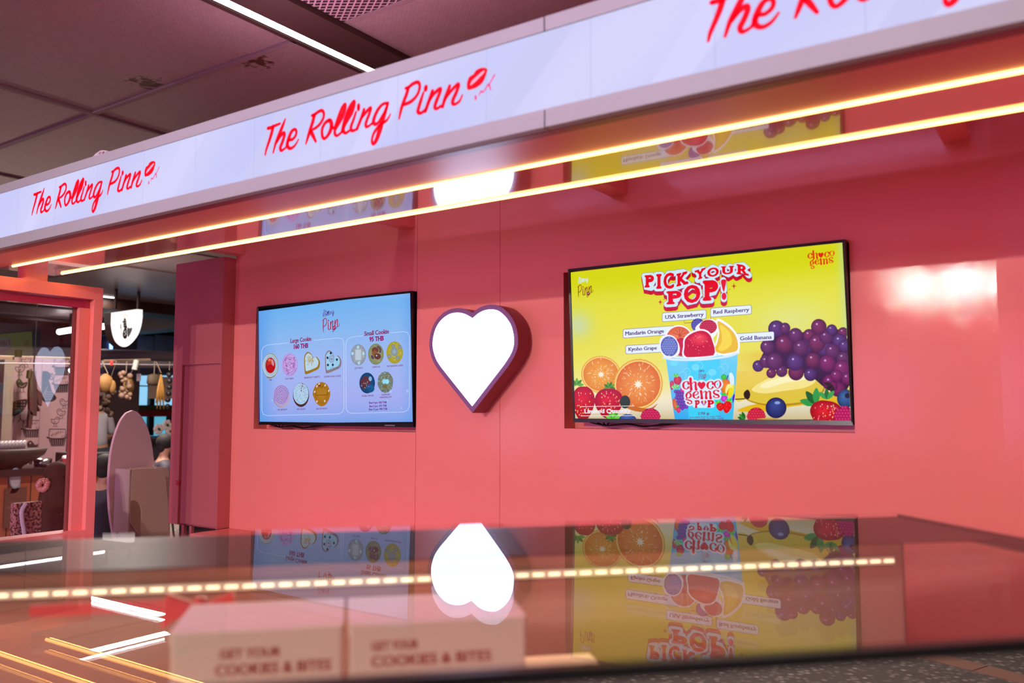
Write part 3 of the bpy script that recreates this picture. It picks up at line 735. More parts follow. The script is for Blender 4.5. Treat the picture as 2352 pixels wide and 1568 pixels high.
# ---------------------------------------------------- LEFT: cookie menu
t, Mx, w, h = television(-4.149, 1.4045, 1.222, .044, 'left television showing a pale blue cookie menu, recessed in the pink wall')
A = Art(Mx); A.crop(570, 640, 4.355)
def bgL(u, v):
    c = ramp(v, (0, (108, 178, 240)), (.25, (138, 184, 240)), (.5, (160, 184, 242)), (.8, (164, 174, 240)), (1, (140, 166, 236)))
    e = max(0, 1-u*9)+max(0, 1-(1-u)*14)*.6+max(0, 1-(1-v)*12)*.5
    return lerp(c, (92, 156, 232), min(1, e)*.8)
A.grid(((105, 325), (1620, 125), (1650, 1430), (115, 1445)), bgL, 24, 14)
LN = '#c8dcff'
def panel(x0, y0a, x1, y0b, yb0, yb1, gap0, gap1, r=55):
    # rounded outline with a gap in the top edge
    yt = lambda x: y0a+(y0b-y0a)*(x-x0)/(x1-x0); yb = lambda x: yb0+(yb1-yb0)*(x-x0)/(x1-x0)
    A.stroke([(gap0, yt(gap0)), (x0+r, yt(x0+r)), (x0+r*.3, yt(x0)+r*.3), (x0, yt(x0)+r), (x0+2, yb(x0)-r), (x0+r*.3, yb(x0)-r*.3), (x0+r, yb(x0+r)), (x1-r, yb(x1-r)), (x1-r*.3, yb(x1)-r*.3), (x1, yb(x1)-r), (x1, yt(x1)+r), (x1-r*.3, yt(x1)+r*.3), (x1-r, yt(x1-r)), (gap1, yt(gap1))], 4.5, LN, 1)
panel(135, 668, 958, 585, 1370, 1350, 405, 657); panel(978, 588, 1612, 522, 1347, 1330, 1145, 1425)
PU = '#7a1a66'
A.text('Large Cookie', (422, 642), (632, 618), 40, '#8a1458', .035, .03); A.text('160 THB', (455, 702), (602, 688), 44, '#8a1268', .05, .03)
A.text('Small Cookie', (1162, 570), (1408, 545), 42, '#8a1458', .035, .03); A.text('95 THB', (1212, 628), (1357, 615), 44, '#8a1268', .05, .03)
for s_, a, b_, hh in (('PBJ', (212, 1020), (236, 1018), 14), ('ROXY BERRY', (373, 1008), (458, 1003), 15), ('BREAKFAST CONFETTI', (563, 998), (716, 988), 16), ('COOKIE DOUGH COOKIE', (759, 988), (928, 978), 16),
    ('PINK BIRTHDAY', (296, 1318), (390, 1314), 15), ('RED VELVET', (488, 1312), (574, 1309), 15), ('BISCOFF MOON', (684, 1308), (790, 1304), 15), ('SEXY BACK', (1068, 902), (1146, 897), 16), ('MAMA OG', (1245, 892), (1319, 887), 16),
    ('THE MARCHING LADIES', (1386, 884), (1549, 872), 16), ('DOUBLE TROUBLE', (1136, 1180), (1258, 1174), 15), ('CORNFLAKE', (1334, 1168), (1420, 1163), 15), ('MARSHMALLOW', (1318, 1194), (1435, 1188), 15)):
    A.text(s_, a, b_, hh, PU, .022)
for s_, a, b_ in (('Box 4 pcs. 420 THB', (1210, 1250), (1386, 1244)), ('Box 5 pcs. 475 THB', (1213, 1284), (1386, 1278)), ('Box 12 pcs. 990 THB', (1209, 1316), (1392, 1310))):
    A.text(s_, a, b_, 20, '#6a1a8a', .04, .02)
rng = random.Random(3)
def specks(c, rx, ry, n, cols, s0=2, s1=5, rot=0):
    A.lay()
    for i in range(n):
        a = rng.random()*2*PI; q = math.sqrt(rng.random()); x, y = c[0]+rx*q*math.cos(a), c[1]+ry*q*math.sin(a); s_ = rng.uniform(s0, s1)
        A.ell((x, y), s_, s_*rng.uniform(.5, 1.4), rng.choice(cols), rot=rng.uniform(0, 180), n=6, same=True)
def swirl(c, rx, ry, turns, w, col, ph=0, jit=0):
    pts = []
    for i in range(int(turns*16)+1):
        a = ph+i*2*PI/16; q = i/(turns*16); pts.append((c[0]+rx*q*math.cos(a)+rng.uniform(-jit, jit), c[1]+ry*q*math.sin(a)+rng.uniform(-jit, jit)))
    A.stroke(pts, w, col, 2)
# jelly cookie
A.ell((224, 868), 79, 122, '#9a8a2a'); A.ell((222, 868), 76, 115, '#b9cde0', '#a9c0d4', hl=(-.2, -.2)); A.ell((226, 866), 66, 105, '#a2b8cc', '#b8ccdc')
A.ell((223, 866), 50, 78, '#a81018', '#c83a28', hl=(-.2, -.5)); A.ell((246, 838), 12, 34, '#d88a9a', rot=-12); A.ell((222, 900), 40, 42, '#b00c18', '#c01018'); A.ell((215, 812), 16, 14, '#e07858'); A.stroke([(190, 985), (225, 990), (262, 970)], 8, '#8a7020')
# rosette
A.ell((418, 860), 80, 116, '#b49ae0', '#c8a8e0')
for r_, c_ in ((.95, '#a07ac8'), (.9, '#d0b0ee'), (.82, '#a868b8')): swirl((416, 856), 78*r_, 112*r_, 4.2, 5, c_, r_*20, 2)
for i in range(14): a = i*.9; q = .3+.6*(i/14); A.stroke([(416+70*q*math.cos(a), 856+104*q*math.sin(a)), (416+72*q*math.cos(a+.5), 856+108*q*math.sin(a+.5))], 6, '#9a4aa4' if i % 2 else '#d8bcf2', 1, same=i > 0)
specks((418, 866), 72, 104, 8, ['#7a3aa8'], 4, 7)
# heart biscuits
def hb(c, w_, h_, edge, top, dx=0):
    def sh(p): return (p[0], p[1])
    L = [(-.5, -.1), (-.46, -.34), (-.28, -.5), (-.06, -.42), (.08, -.22), (.28, -.28), (.46, -.12), (.5, .06), (.40, .26), (.1, .38), (-.2, .47), (-.42, .5), (-.47, .3)]
    A.poly(smooth([(c[0]+x*w_, c[1]+y*h_) for x, y in L], 4, True), edge)
    A.poly(smooth([(c[0]-w_*.02+x*w_*.84, c[1]-h_*.04+y*h_*.80) for x, y in L], 4, True), top)
hb((640, 842), 160, 222, '#9a7420', '#b9d4e4'); specks((624, 812), 52, 60, 70, ['#b8a048', '#c0a050', '#7898b0', '#8aa890', '#b07060'], 2, 4.5); 
for a in range(6): A.stroke([(600+rng.uniform(-20, 60), 800+rng.uniform(-30, 40)), (610+rng.uniform(-10, 50), 810+rng.uniform(-20, 40))], 6, '#c09830', 1, same=a > 0)
hb((852, 830), 166, 228, '#8a7a88', '#98ccec'); A.ell((836, 800), 30, 40, '#8aa4cc', '#a8bce0')
A.lay()
for x, y in ((828, 743), (795, 790), (889, 808), (799, 862), (848, 860)): A.ell((x, y), 10, 13, '#16284a', same=True)
A.ell((822, 800), 3, 4, '#203050'); A.ell((838, 803), 5, 6, '#203050', same=True); specks((860, 892), 46, 14, 14, ['#4a3a40'], 2, 3)
# second row
A.ell((336, 1180), 80, 106, '#8a5a58'); A.ell((340, 1186), 78, 98, '#b8a8b8'); A.ell((334, 1164), 77, 102, '#b09ade', '#b8a0dc'); swirl((334, 1162), 74, 96, 5, 3.5, '#6a4a8c'); specks((336, 1164), 62, 84, 26, ['#7a2a70', '#9a6aa8'], 2, 4)
A.ell((530, 1162), 81, 120, '#4a2a30'); A.ell((529, 1150), 76, 106, '#a8cce8', '#b4d4ee'); specks((529, 1150), 68, 96, 150, ['#5a6a80', '#8a4a6a', '#48506a', '#9a2a48'], 1.6, 3.2); specks((545, 1100), 16, 60, 20, ['#8a2040'], 3, 5)
A.poly(smooth([(735+x, 1152+y) for x, y in ((0,-120),(52,-98),(78,-50),(88,-8),(76,52),(40,108),(-6,122),(-52,90),(-74,40),(-88,0),(-74,-60),(-44,-104))], 4, True), '#a87018'); A.ell((736, 1152), 66, 98, '#a06a14', '#b88020')
A.rrect(676, 1112, 800, 1172, 14, '#8a5a10', sk=8); A.rrect(682, 1112, 792, 1164, 12, '#b07c22', sk=8); A.rrect(692, 1124, 784, 1158, 8, '#9a6a18', sk=6, line=3)
A.lay()
for x, y in ((690, 1075), (772, 1066), (690, 1226), (768, 1222), (668, 1130), (808, 1120), (712, 1050)): A.ell((x, y), 8, 12, '#d8c8b8', rot=20, same=True)
specks((730, 1075), 30, 16, 14, ['#6a3a08'], 3, 6)
# small cookies
A.ell((1105, 760), 77, 105, '#8a94a8', '#a8b4c4'); specks((1105, 760), 66, 92, 40, ['#8a8878', '#a09888', '#b0bcc8'], 4, 8); A.rrect(1072, 706, 1134, 816, 8, '#b4c0ce', sk=3); A.rrect(1080, 716, 1126, 808, 6, '#bccad8', sk=3)
A.lay()
for x, y in ((1101, 684), (1154, 748), (1110, 842), (1046, 748)): A.ell((x, y), 12, 16, '#a8dcec', same=True)
A.ell((1280, 754), 78, 106, '#7a8860', '#a09c70'); specks((1280, 754), 66, 92, 50, ['#889068', '#a8a478'], 3, 7); A.ell((1272, 716), 34, 32, '#6a3a38', '#7a4440'); A.ell((1268, 744), 28, 26, '#8a5a34'); A.ell((1296, 776), 34, 30, '#643434', '#703c3c'); A.stroke([(1300, 680), (1322, 700), (1322, 730)], 22, '#6a4a54'); A.ell((1246, 784), 14, 22, '#5a4858', rot=-30); A.ell((1287, 768), 7, 8, '#a8c8e0')
A.ell((1468, 738), 83, 112, '#a89c28', '#b8b048'); specks((1468, 738), 70, 98, 60, ['#9a9030', '#c8c060', '#a0a858'], 3, 8); A.ell((1464, 730), 34, 42, '#7a8a98', '#9ab0c0'); A.lay()
for x, y in ((1453, 676), (1415, 776), (1497, 790), (1520, 684)): A.ell((x, y), 17, 20, '#7c808c', '#94a4b4', same=True)
A.ell((1193, 1042), 78, 104, '#123c6a', '#1a5a92'); A.ell((1178, 1040), 52, 66, '#5a2c38', '#643440'); A.ell((1222, 1096), 44, 42, '#1a5488', '#1c60a0'); specks((1176, 1062), 40, 40, 20, ['#a89cb0', '#3a1c2a', '#8a7080'], 3, 7); A.ell((1224, 1000), 16, 24, '#8ab0d8'); specks((1215, 1090), 36, 40, 24, ['#103a68'], 3, 6)
A.poly([(1375+78*math.cos(a*PI/20)*(1+.03*math.sin(a*5)), 1034+106*math.sin(a*PI/20)*(1+.03*math.sin(a*4))) for a in range(40)], '#70807c'); specks((1375, 1034), 70, 96, 130, ['#5a6a58', '#8a8a60', '#96a8a4', '#7a7448'], 4, 8); A.ell((1362, 1026), 18, 24, '#90dcf4'); A.ell((1392, 1028), 20, 24, '#96e0f6', same=True); A.ell((1372, 1076), 22, 18, '#7a6a38')
for (x, y, r_) in ((1430, 1128, 22), (1595, 1122, 24), (1566, 910, 12), (1497, 1010, 12), (1394, 1214, 14), (1536, 1292, 14), (242, 1215, 14), (186, 1120, 9), (268, 1298, 10)): A.spark((x, y), r_, '#b4cef6')
mini_logo(A, 4.355/19.6, (720-570)*4.355, (700-640)*4.355, '#5a2a86', '#a8123a', '#5a4a9c')
A.build('screen', M['screen'], t, clip=(0, w, 0, h))

# ---------------------------------------------------- RIGHT: fruit cup advert
t, Mx, w, h = television(-1.944, 1.439, 1.203, .0605, 'right television showing a bright yellow fruit cup advert, recessed in the pink wall')
A = Art(Mx); A.crop(1280, 530, 3.3357)
def bgR(u, v):
    c = ramp(v, (0, (212, 214, 10)), (.3, (226, 224, 20)), (.5, (228, 222, 40)), (.62, (232, 226, 84)), (.8, (236, 230, 150)), (.86, (240, 234, 200)), (.93, (226, 218, 190)), (1, (206, 188, 140)))
    k1 = math.exp(-((u-.8)**2/.03+(v-.42)**2/.02)); c = lerp(c, (220, 228, 150), k1*.7)
    k2 = math.exp(-((u-.02)**2/.003+(v-.36)**2/.01)); c = lerp(c, (190, 214, 190), k2*.8)
    k3 = math.exp(-((u-.25)**2/.02+(v-.55)**2/.01)); c = lerp(c, (236, 230, 120), k3*.5)
    if u > .97: c = lerp(c, (190, 218, 150), (u-.97)/.03*.7)
    if u > .55 and .6 < v < .83: c = lerp(c, (226, 190, 30), .85*min(1, (u-.55)*6))
    return c
A.grid(((103, 318), (2183, 80), (2255, 1443), (137, 1452)), bgR, 44, 26)
A.poly(smooth([(1380, 1380), (1500, 1330), (1700, 1310), (1900, 1300), (2040, 1240), (2255, 1215), (2255, 1330), (1980, 1330), (1800, 1345), (1600, 1385)], 4, True), '#e6b818')
rng = random.Random(5)
# oranges
def orange(c, rx, ry, rot, tone):
    A.ell(c, rx, ry, '#e8a018', '#f0b030', rot); A.ell(c, rx*.95, ry*.95, '#f4d878', rot=rot); A.ell(c, rx*.9, ry*.9, tone[0], tone[1], rot)
    A.lay(); cr, sr = math.cos(R(rot)), math.sin(R(rot))
    for i in range(110):
        a = rng.random()*2*PI; q0 = rng.uniform(.22, .82); q1 = q0+rng.uniform(.03, .1); wv = rng.uniform(2, 5)
        P = lambda q: (c[0]+rx*q*math.cos(a)*cr-ry*q*math.sin(a)*sr, c[1]+rx*q*math.cos(a)*sr+ry*q*math.sin(a)*cr)
        A.stroke([P(q0), P(q1)], wv, rng.choice(['#f8d8a8', '#ffe8c8', '#f0a850', '#d86a10']), 1, same=True)
    A.poly([(c[0]+(rx*.2 if i % 2 else rx*.09)*math.cos(i*PI/9), c[1]+(ry*.2 if i % 2 else ry*.09)*math.sin(i*PI/9)) for i in range(18)], '#fdf0d8')
orange((335, 1100), 152, 142, 10, ('#e08410', '#f0a830')); orange((620, 1175), 188, 196, 25, ('#dc6c0c', '#f09a38'))
A.poly(smooth([(450, 1290), (560, 1335), (700, 1360), (770, 1320), (700, 1385), (560, 1370)], 4, True), '#c86a10')
def berry(c, rx, ry, rot=0, ce='#b00818', cc='#e81828', seeds=26):
    L = [(0, -.95), (.45, -.9), (.85, -.6), (.98, -.1), (.75, .45), (.35, .9), (0, 1), (-.4, .88), (-.8, .4), (-.98, -.12), (-.82, -.62), (-.45, -.9)]
    cr, sr = math.cos(R(rot)), math.sin(R(rot)); pts = smooth([(c[0]+x*rx*cr-y*ry*sr, c[1]+x*rx*sr+y*ry*cr) for x, y in L], 3, True)
    tri = [(len(pts), i, (i+1) % len(pts)) for i in range(len(pts))]
    A.add(pts+[(c[0]-rx*.15, c[1]-ry*.25)], None, [srgb(ce)]*len(pts)+[srgb(cc)], tri)
    A.lay()
    for i in range(seeds):
        a = rng.random()*2*PI; q = math.sqrt(rng.random())*.82; A.ell((c[0]+rx*q*math.cos(a), c[1]+ry*q*math.sin(a)), 4, 6, rng.choice(['#ffb0a8', '#f0d060', '#ff8890', '#8a0410']), n=6, same=True)
def leafs(c, n, r_, col, col2, a0=180, a1=360):
    for i in range(n):
        a = R(a0+(a1-a0)*(i+.5)/n); x, y = c[0]+r_*math.cos(a), c[1]+r_*math.sin(a); px_, py_ = -math.sin(a)*r_*.22, math.cos(a)*r_*.22
        A.poly(smooth([c, ((c[0]+x)/2+px_, (c[1]+y)/2+py_), (x, y), ((c[0]+x)/2-px_, (c[1]+y)/2-py_)], 3, True), col if i % 2 else col2)
leafs((150, 1180), 5, 55, '#3a8a20', '#5ab030', 160, 380)
berry((200, 1320), 90, 135, 0, '#b00a14', '#e02020', 34); leafs((400, 1200), 6, 48, '#2a7a18', '#4aa028', 150, 390); berry((395, 1320), 112, 118, 0, '#a80818', '#e01c28', 50)
A.ell((520, 1310), 40, 50, '#143a20'); leafs((430, 1440), 5, 60, '#38b020', '#68d838', 180, 360); A.ell((540, 1450), 68, 48, '#1c3a78', '#3a68b8', hl=(-.2, -.4))
def rasp(c, rx, ry, ce='#b01040', cc='#e83a70'):
    A.ell(c, rx, ry, ce); A.lay()
    for j in range(-3, 4):
        for i in range(-3, 4):
            x, y = i*rx*.3+(j % 2)*rx*.15, j*ry*.28
            if (x/rx)**2+(y/ry)**2 < .82: A.ell((c[0]+x, c[1]+y), rx*.17, ry*.17, ce, cc, hl=(-.3, -.4), n=10, same=True)
rasp((715, 1420), 74, 62); rasp((1525, 1420), 70, 68, '#b80c30', '#f04060'); leafs((1440, 1440), 4, 60, '#1a6a20', '#38903a', 150, 260)
# banana
A.poly(smooth([(1365, 1090), (1480, 1080), (1620, 1060), (1760, 1110), (1700, 1170), (1560, 1210), (1440, 1290), (1365, 1290)], 4, True), '#e8cc48'); A.stroke([(1365, 1290), (1440, 1285)], 8, '#4a3410', 1)
A.poly(smooth([(1436, 1262), (1540, 1220), (1700, 1160), (1900, 1150), (2048, 1190), (2006, 1275), (1900, 1320), (1740, 1340), (1600, 1338), (1500, 1316), (1446, 1290)], 4, True), '#b88a18')
A.poly(smooth([(1430, 1230), (1520, 1180), (1640, 1105), (1800, 1085), (1930, 1090), (1985, 1130), (2045, 1180), (2000, 1260), (1900, 1305), (1740, 1325), (1600, 1325), (1500, 1305), (1440, 1275)], 5, True), '#e0c43c')
A.poly(smooth([(1490, 1210), (1640, 1120), (1800, 1095), (1920, 1100), (1980, 1150), (1900, 1200), (1740, 1225), (1580, 1245)], 5, True), '#f4e488'); A.poly(smooth([(1560, 1180), (1700, 1125), (1880, 1115), (1900, 1140), (1740, 1165), (1600, 1205)], 4, True), '#faf2b8')
A.poly(smooth([(1430, 1240), (1460, 1215), (1480, 1250), (1465, 1290), (1435, 1275)], 3, True), '#2a1a10')
# grapes
gp = [(1540,1035,44),(1600,1000,50),(1640,1090,38),(1720,1075,44),(1830,1085,60),(1940,1100,50),(2090,1160,60),(2150,1210,60),(1610,888,54),(1680,750,64),(1745,745,42),(1740,866,70),(1826,800,56),(1930,800,48),(1900,890,58),(1960,990,60),(2050,900,60),(1664,1000,66),(1824,1005,66),(1866,895,60),(1990,858,68),(2060,812,54),(2005,735,60),(2104,758,42),(2190,778,40),(2165,845,58),(2108,920,56),(2200,880,45),(2190,975,50),(2070,1015,64),(2185,1055,66),(2225,1130,50),(2140,1110,48),(2110,1190,40)]
A.poly(smooth([(1600, 900), (1700, 780), (1850, 780), (2000, 760), (2210, 790), (2240, 1180), (2100, 1230), (1950, 1120), (1800, 1060), (1640, 1060), (1560, 1000)], 4, True), '#281434')
for i, (x, y, r_) in enumerate(gp):
    ce, cc = [('#2c1844', '#5a3a80'), ('#3a1640', '#6a3464'), ('#3c1030', '#803058')][(i*7+i//3) % 3]
    if x > 2050 and y > 1000: ce, cc = '#4a1040', '#8a2868'
    A.ell((x, y), r_, r_*1.02, ce, cc, hl=(-.25, -.3), n=20); A.ell((x-r_*.25, y-r_*.35), r_*.14, r_*.12, '#b8a8d8', n=8)
leafs((2110, 1180), 3, 70, '#1c1414', '#2a2018', 60, 220)
# right corner
A.ell((2210, 1285), 66, 72, '#123058', '#3a6aa8', hl=(-.2, -.3)); A.ell((2225, 1262), 22, 20, '#102038')
leafs((1985, 1330), 3, 130, '#146028', '#2c9a48', 175, 290); leafs((2070, 1290), 3, 85, '#1a7030', '#38a050', 200, 330)
berry((2060, 1400), 128, 105, 8, '#a00c1c', '#e82436', 60); rasp((2200, 1420), 76, 80, '#98084a', '#e83a80')
A.ell((1678, 1355), 80, 80, '#181a50', '#3a4a98', hl=(-.1, -.4), n=30); A.ell((1688, 1316), 22, 12, '#8aa0d8', n=12)
A.poly(smooth([(1530, 1440), (1600, 1432), (1700, 1436), (1640, 1446)], 3, True), '#c8a040')
# labels
def label(x0, y0, x1, y1, sk, txt, tx0, ty0, tx1, ty1, hh, col='#4a1470'):
    A.rrect(x0-3, y0-3, x1+3, y1+3, 14, '#5a3a80', sk=sk); A.rrect(x0, y0, x1, y1, 12, '#e2f2fc', sk=sk)
    A.text(txt, (tx0, ty0), (tx1, ty1), hh, col, .03, .035)
A.stroke([(975, 690), (975, 706), (1110, 698)], 4, '#8a2a3a', 1); A.stroke([(1178, 665), (1180, 700)], 4, '#8a2a3a', 1)
label(808, 630, 1142, 695, 24, 'USA Strawberry', 828, 675, 1125, 652, 27); label(1178, 594, 1488, 660, 24, 'Red Raspberry', 1196, 637, 1474, 616, 27)
label(508, 756, 900, 820, 28, 'Mandarin Orange', 522, 800, 820, 780, 27); label(528, 880, 830, 942, 16, 'Kyoho Grape', 547, 920, 766, 908, 26); label(1330, 792, 1662, 857, 20, 'Gold Banana', 1402, 838, 1646, 826, 28)
# the cup
A.poly([(835, 965), (1385, 930), (1382, 1010), (1348, 1452), (905, 1456), (836, 990)], None, cols=['#7ad8f4', '#7cd4f0', '#5ccff2', '#36bdf0', '#2aa6ee', '#66d0f4'])
A.poly([(1000, 975), (1250, 955), (1240, 1452), (1010, 1455)], '#34d0f6')
for i in range(9):
    x, y = 900+(i*97) % 420, 1010+(i*61) % 110; A.ell((x, y), 30, 26, '#6adcf8', n=16, same=False) if i % 3 == 0 else A.stroke([(x-30, y), (x, y-20), (x+26, y+8), (x+10, y+34)], 3, '#8ae4fa')
for i in range(7): x, y = 1000+i*38, 1335+(i % 2)*14; A.stroke([(x-16, y), (x, y-10), (x+14, y+4)], 3, '#7adcf8')
# fruit in the cup
A.ell((1080, 720), 52, 50, '#2a3490', '#4a5ab8')
for (fc, frx, fry, outl) in (((935, 830), 108, 108, 1),): A.ell(fc, frx, fry, '#f4f6ff'); A.ell(fc, frx-10, fry-10, '#d85a10', '#f08848')
A.lay()
for i in range(9): a = R(200+i*35); A.stroke([(940, 800), (940+50*math.cos(a), 800+50*math.sin(a))], 5, '#b84008', 1, same=True)
A.ell((955, 890), 60, 70, '#c01828', '#d02030'); rasp((1080, 725), 48, 52, '#283090', '#6878c8')
A.poly(smooth([(1060, 745), (1120, 690), (1180, 675), (1228, 700), (1232, 770), (1180, 830), (1100, 800)], 4, True), '#f4f6ff'); rasp((1160, 735), 66, 54, '#a80c28', '#e04058')
A.poly(smooth([(1225, 672), (1320, 720), (1385, 800), (1402, 880), (1380, 940), (1280, 955), (1195, 930), (1190, 905), (1215, 860), (1232, 780)], 5, True), '#f6f8ff')
A.poly(smooth([(1232, 692), (1310, 735), (1368, 800), (1388, 880), (1368, 925), (1280, 942), (1205, 915), (1228, 860), (1244, 780)], 5, True), '#e8bc10'); A.poly(smooth([(1250, 720), (1310, 760), (1340, 820), (1330, 880), (1270, 920), (1235, 905), (1262, 850), (1262, 790)], 4, True), '#f4d838')
A.poly(smooth([(968, 880), (975, 820), (1030, 772), (1105, 752), (1165, 772), (1200, 830), (1212, 900), (1206, 962), (980, 972)], 4, True), '#f4f6ff'); A.poly(smooth([(978, 880), (986, 826), (1036, 784), (1105, 764), (1158, 782), (1190, 836), (1198, 955), (992, 966)], 4, True), '#c80c20'); A.ell((1090, 830), 70, 48, '#d81428', '#f04850', hl=(0, -.4)); specks((1090, 860), 90, 80, 44, ['#8a0414', '#ff8a90'], 2, 5)
A.poly(smooth([(786, 870), (800, 815), (850, 796), (900, 812), (936, 870), (940, 930), (910, 962), (850, 972), (805, 940)], 4, True), '#f0f4ff'); A.ell((862, 885), 66, 78, '#4a62b0', rot=-10); A.lay()
for j in range(-4, 5):
    for i in range(-4, 5):
        x, y = i*18+(j % 2)*9, j*17
        if (x/64)**2+(y/76)**2 < .85: A.ell((862+x, 885+y), 10, 10, '#5068b4', '#8aa0e0', hl=(-.3, -.3), n=8, same=True)
A.stroke([(818, 968), (900, 985), (1100, 985), (1300, 962), (1392, 932)], 18, '#d8ecfa'); A.stroke([(830, 960), (1000, 972), (1200, 958), (1396, 924)], 8, '#f4faff')
# print on the cup
A.crop(1520, 840, 11.76)
berry((440, 400), 110, 130, 0, '#b02040', '#e04860', 6); leafs((400, 300), 5, 110, '#48c048', '#78d868', 200, 340); berry((290, 520), 60, 130, 0, '#b83050', '#d85068', 4)
leafs((390, 610), 6, 130, '#58c868', '#98e898', 190, 350); A.lay()
for r_ in range(6):
    for c_ in range(4): A.ell((385+c_*68+(r_ % 2)*30+r_*12, 690+r_*84), 48, 50, '#4a2890' if c_ < 3 else '#6a20a8', '#8058c0', hl=(-.3, -.3), n=12, same=True)
A.ell((570, 1140), 44, 60, '#5a20a0', '#8040d0'); A.ell((370, 1040), 60, 170, '#c8501c', '#e07838', rot=-12); A.ell((470, 1190), 56, 80, '#c81058', '#f04888'); leafs((440, 1110), 4, 60, '#2aa838', '#48c850', 190, 350)
A.ell((580, 640), 60, 80, '#d01078', '#f040a0', rot=-30)
A.ell((1750, 570), 150, 230, '#e06808', '#f89018', rot=-8); A.ell((1690, 300), 76, 76, '#08a818', '#30d838'); A.stroke([(1800, 260), (1770, 360)], 26, '#2a2a80', 1)
A.poly(smooth([(1835, 220), (1900, 190), (1960, 300), (1965, 480), (1920, 590), (1860, 480)], 4, True), '#dcf0fa'); A.poly(smooth([(1830, 620), (1960, 500), (1975, 620), (1930, 780), (1840, 880), (1800, 870)], 4, True), '#ece010'); A.poly(smooth([(1730, 640), (1790, 500), (1900, 500), (1930, 580), (1830, 600), (1750, 760)], 4, True), '#f4f088')
A.ell((1700, 880), 90, 90, '#b010b8', '#f048e8'); leafs((1690, 800), 5, 90, '#18b828', '#40e048', 180, 360); A.ell((1950, 870), 30, 120, '#4a20c0', rot=12)
leafs((1540, 1020), 4, 110, '#28c828', '#70e848', 180, 330); leafs((1830, 970), 5, 110, '#20c030', '#60e840', 180, 360); berry((1600, 1100), 120, 115, 0, '#d00c10', '#f01818', 14); berry((1780, 1110), 118, 170, 12, '#d80c10', '#f81818', 16)
def choco(x, y, k, c, halo=None):
    """the curly two line name with a heart for its first o"""
    q = lambda px_, py_: (x+px_*k, y+py_*k)
    G = [[(735,480,62),(720,430,40),(660,425,22),(605,470,54),(600,560,58),(650,620,26),(700,615,30),(738,575,56)],   # c
      [(790,345,76),(800,500,66),(812,632,76)],[(830,480,18),(890,435,26),(930,460,60),(930,560,60),(945,634,76)],
      [(1395,480,62),(1380,430,40),(1320,425,22),(1262,470,56),(1250,545,60),(1290,610,30),(1350,620,24),(1392,575,56)],
      [(1520,400,20),(1450,450,46),(1442,520,50),(1490,590,22),(1530,605,16),(1590,540,46),(1600,470,50),(1560,400,20),(1520,400,16)],
      [(790,690,56),(745,700,26),(690,760,54),(680,830,50),(730,870,18),(790,830,54),(795,770,50),(740,715,20)],[(720,865,20),(665,900,26),(740,920,34),(810,950,40),(820,1000,36),(770,1025,22),(715,990,50)],
      [(900,795,22),(980,760,30),(1000,720,34),(950,685,22),(880,740,54),(875,820,58),(920,870,26),(970,870,28),(1010,835,50)],
      [(1075,680,70),(1090,780,60),(1098,880,78)],[(1125,720,18),(1190,685,30),(1215,720,56),(1210,800,56),(1218,878,74)],[(1240,720,18),(1290,680,30),(1320,710,56),(1325,800,56),(1335,870,74)],
      [(1545,680,52),(1490,655,22),(1420,690,46),(1440,750,50),(1530,785,54),(1560,830,40),(1510,858,22),(1440,850,24),(1420,820,48)]]
    hw = [tuple(q(px_, py_)) for px_, py_ in ((1085,455),(1045,425),(1000,440),(980,495),(1005,550),(1092,635),(1180,550),(1198,495),(1170,440),(1125,425))]
    if halo:
        A.lay()
        for g in G: A.stroke([(*q(p[0], p[1]), (p[2]+88)*k) for p in g], 1, halo, 3, same=True)
        A.ell(q(1090, 520), 150*k, 145*k, halo, same=True); A.rrect(*q(620, 560), *q(1590, 790), 40*k, halo, same=True)
    A.lay()
    for g in G: A.stroke([(*q(p[0], p[1]), p[2]*k) for p in g], 1, c, 4, same=True)
    A.poly(smooth(hw, 3, True), c)
choco(0, 0, 1, '#e00a20', '#d4ecfc')
A.lay(); A.rrect(850, 900, 1440, 1130, 60, '#d4ecfc'); A.text('P', (905, 1130), (1040, 1112), 190, '#e00a20', .06, .06); A.text('P', (1240, 1115), (1430, 1112), 185, '#e00a20', .06, .06)
A.poly([(1065, 975), (1105, 930), (1200, 930), (1235, 975), (1155, 1085)], '#2a60c0'); A.poly([(1065, 975), (1105, 930), (1130, 980), (1155, 1085)], '#c020a0'); A.poly([(1175, 980), (1200, 930), (1235, 975), (1155, 1085)], '#d83060'); A.poly([(1120, 930), (1180, 930), (1170, 975), (1130, 975)], '#f8d820'); A.poly([(1130, 978), (1172, 978), (1155, 1080)], '#b8f0fc')
A.text('170 g.', (1005, 1320), (1315, 1305), 66, '#6a1068', .03, .03)
A.text('Viral mixed fruit ice cream bites', (755, 1412), (1605, 1372), 44, '#7a1078', .02); A.text('with crunchy white chocolate coating', (700, 1466), (1680, 1424), 44, '#7a1078', .02)
mini_logo(A, .28, 895, 30, '#3a2078', '#7a1458', '#8a1458')
A.crop(1820, 550, 14.257); choco(-12, 122, .83, '#e0280c') if False else None
def choco_corner():
    # same name, smaller, rising to the right with the screen's perspective
    import types
    old = A.P
    x0, y0, k = A.x0, A.y0, A.k
    A.P = lambda p: old((p[0], p[1]-(p[0]-580)*.085)); choco(38, 105, .835, '#e2260c'); A.P = old
choco_corner()
A.crop(1280, 560, 8.709); mini_logo(A, .40, 255, 580, '#cdeaf8', '#8a2410', '#7a3a10')
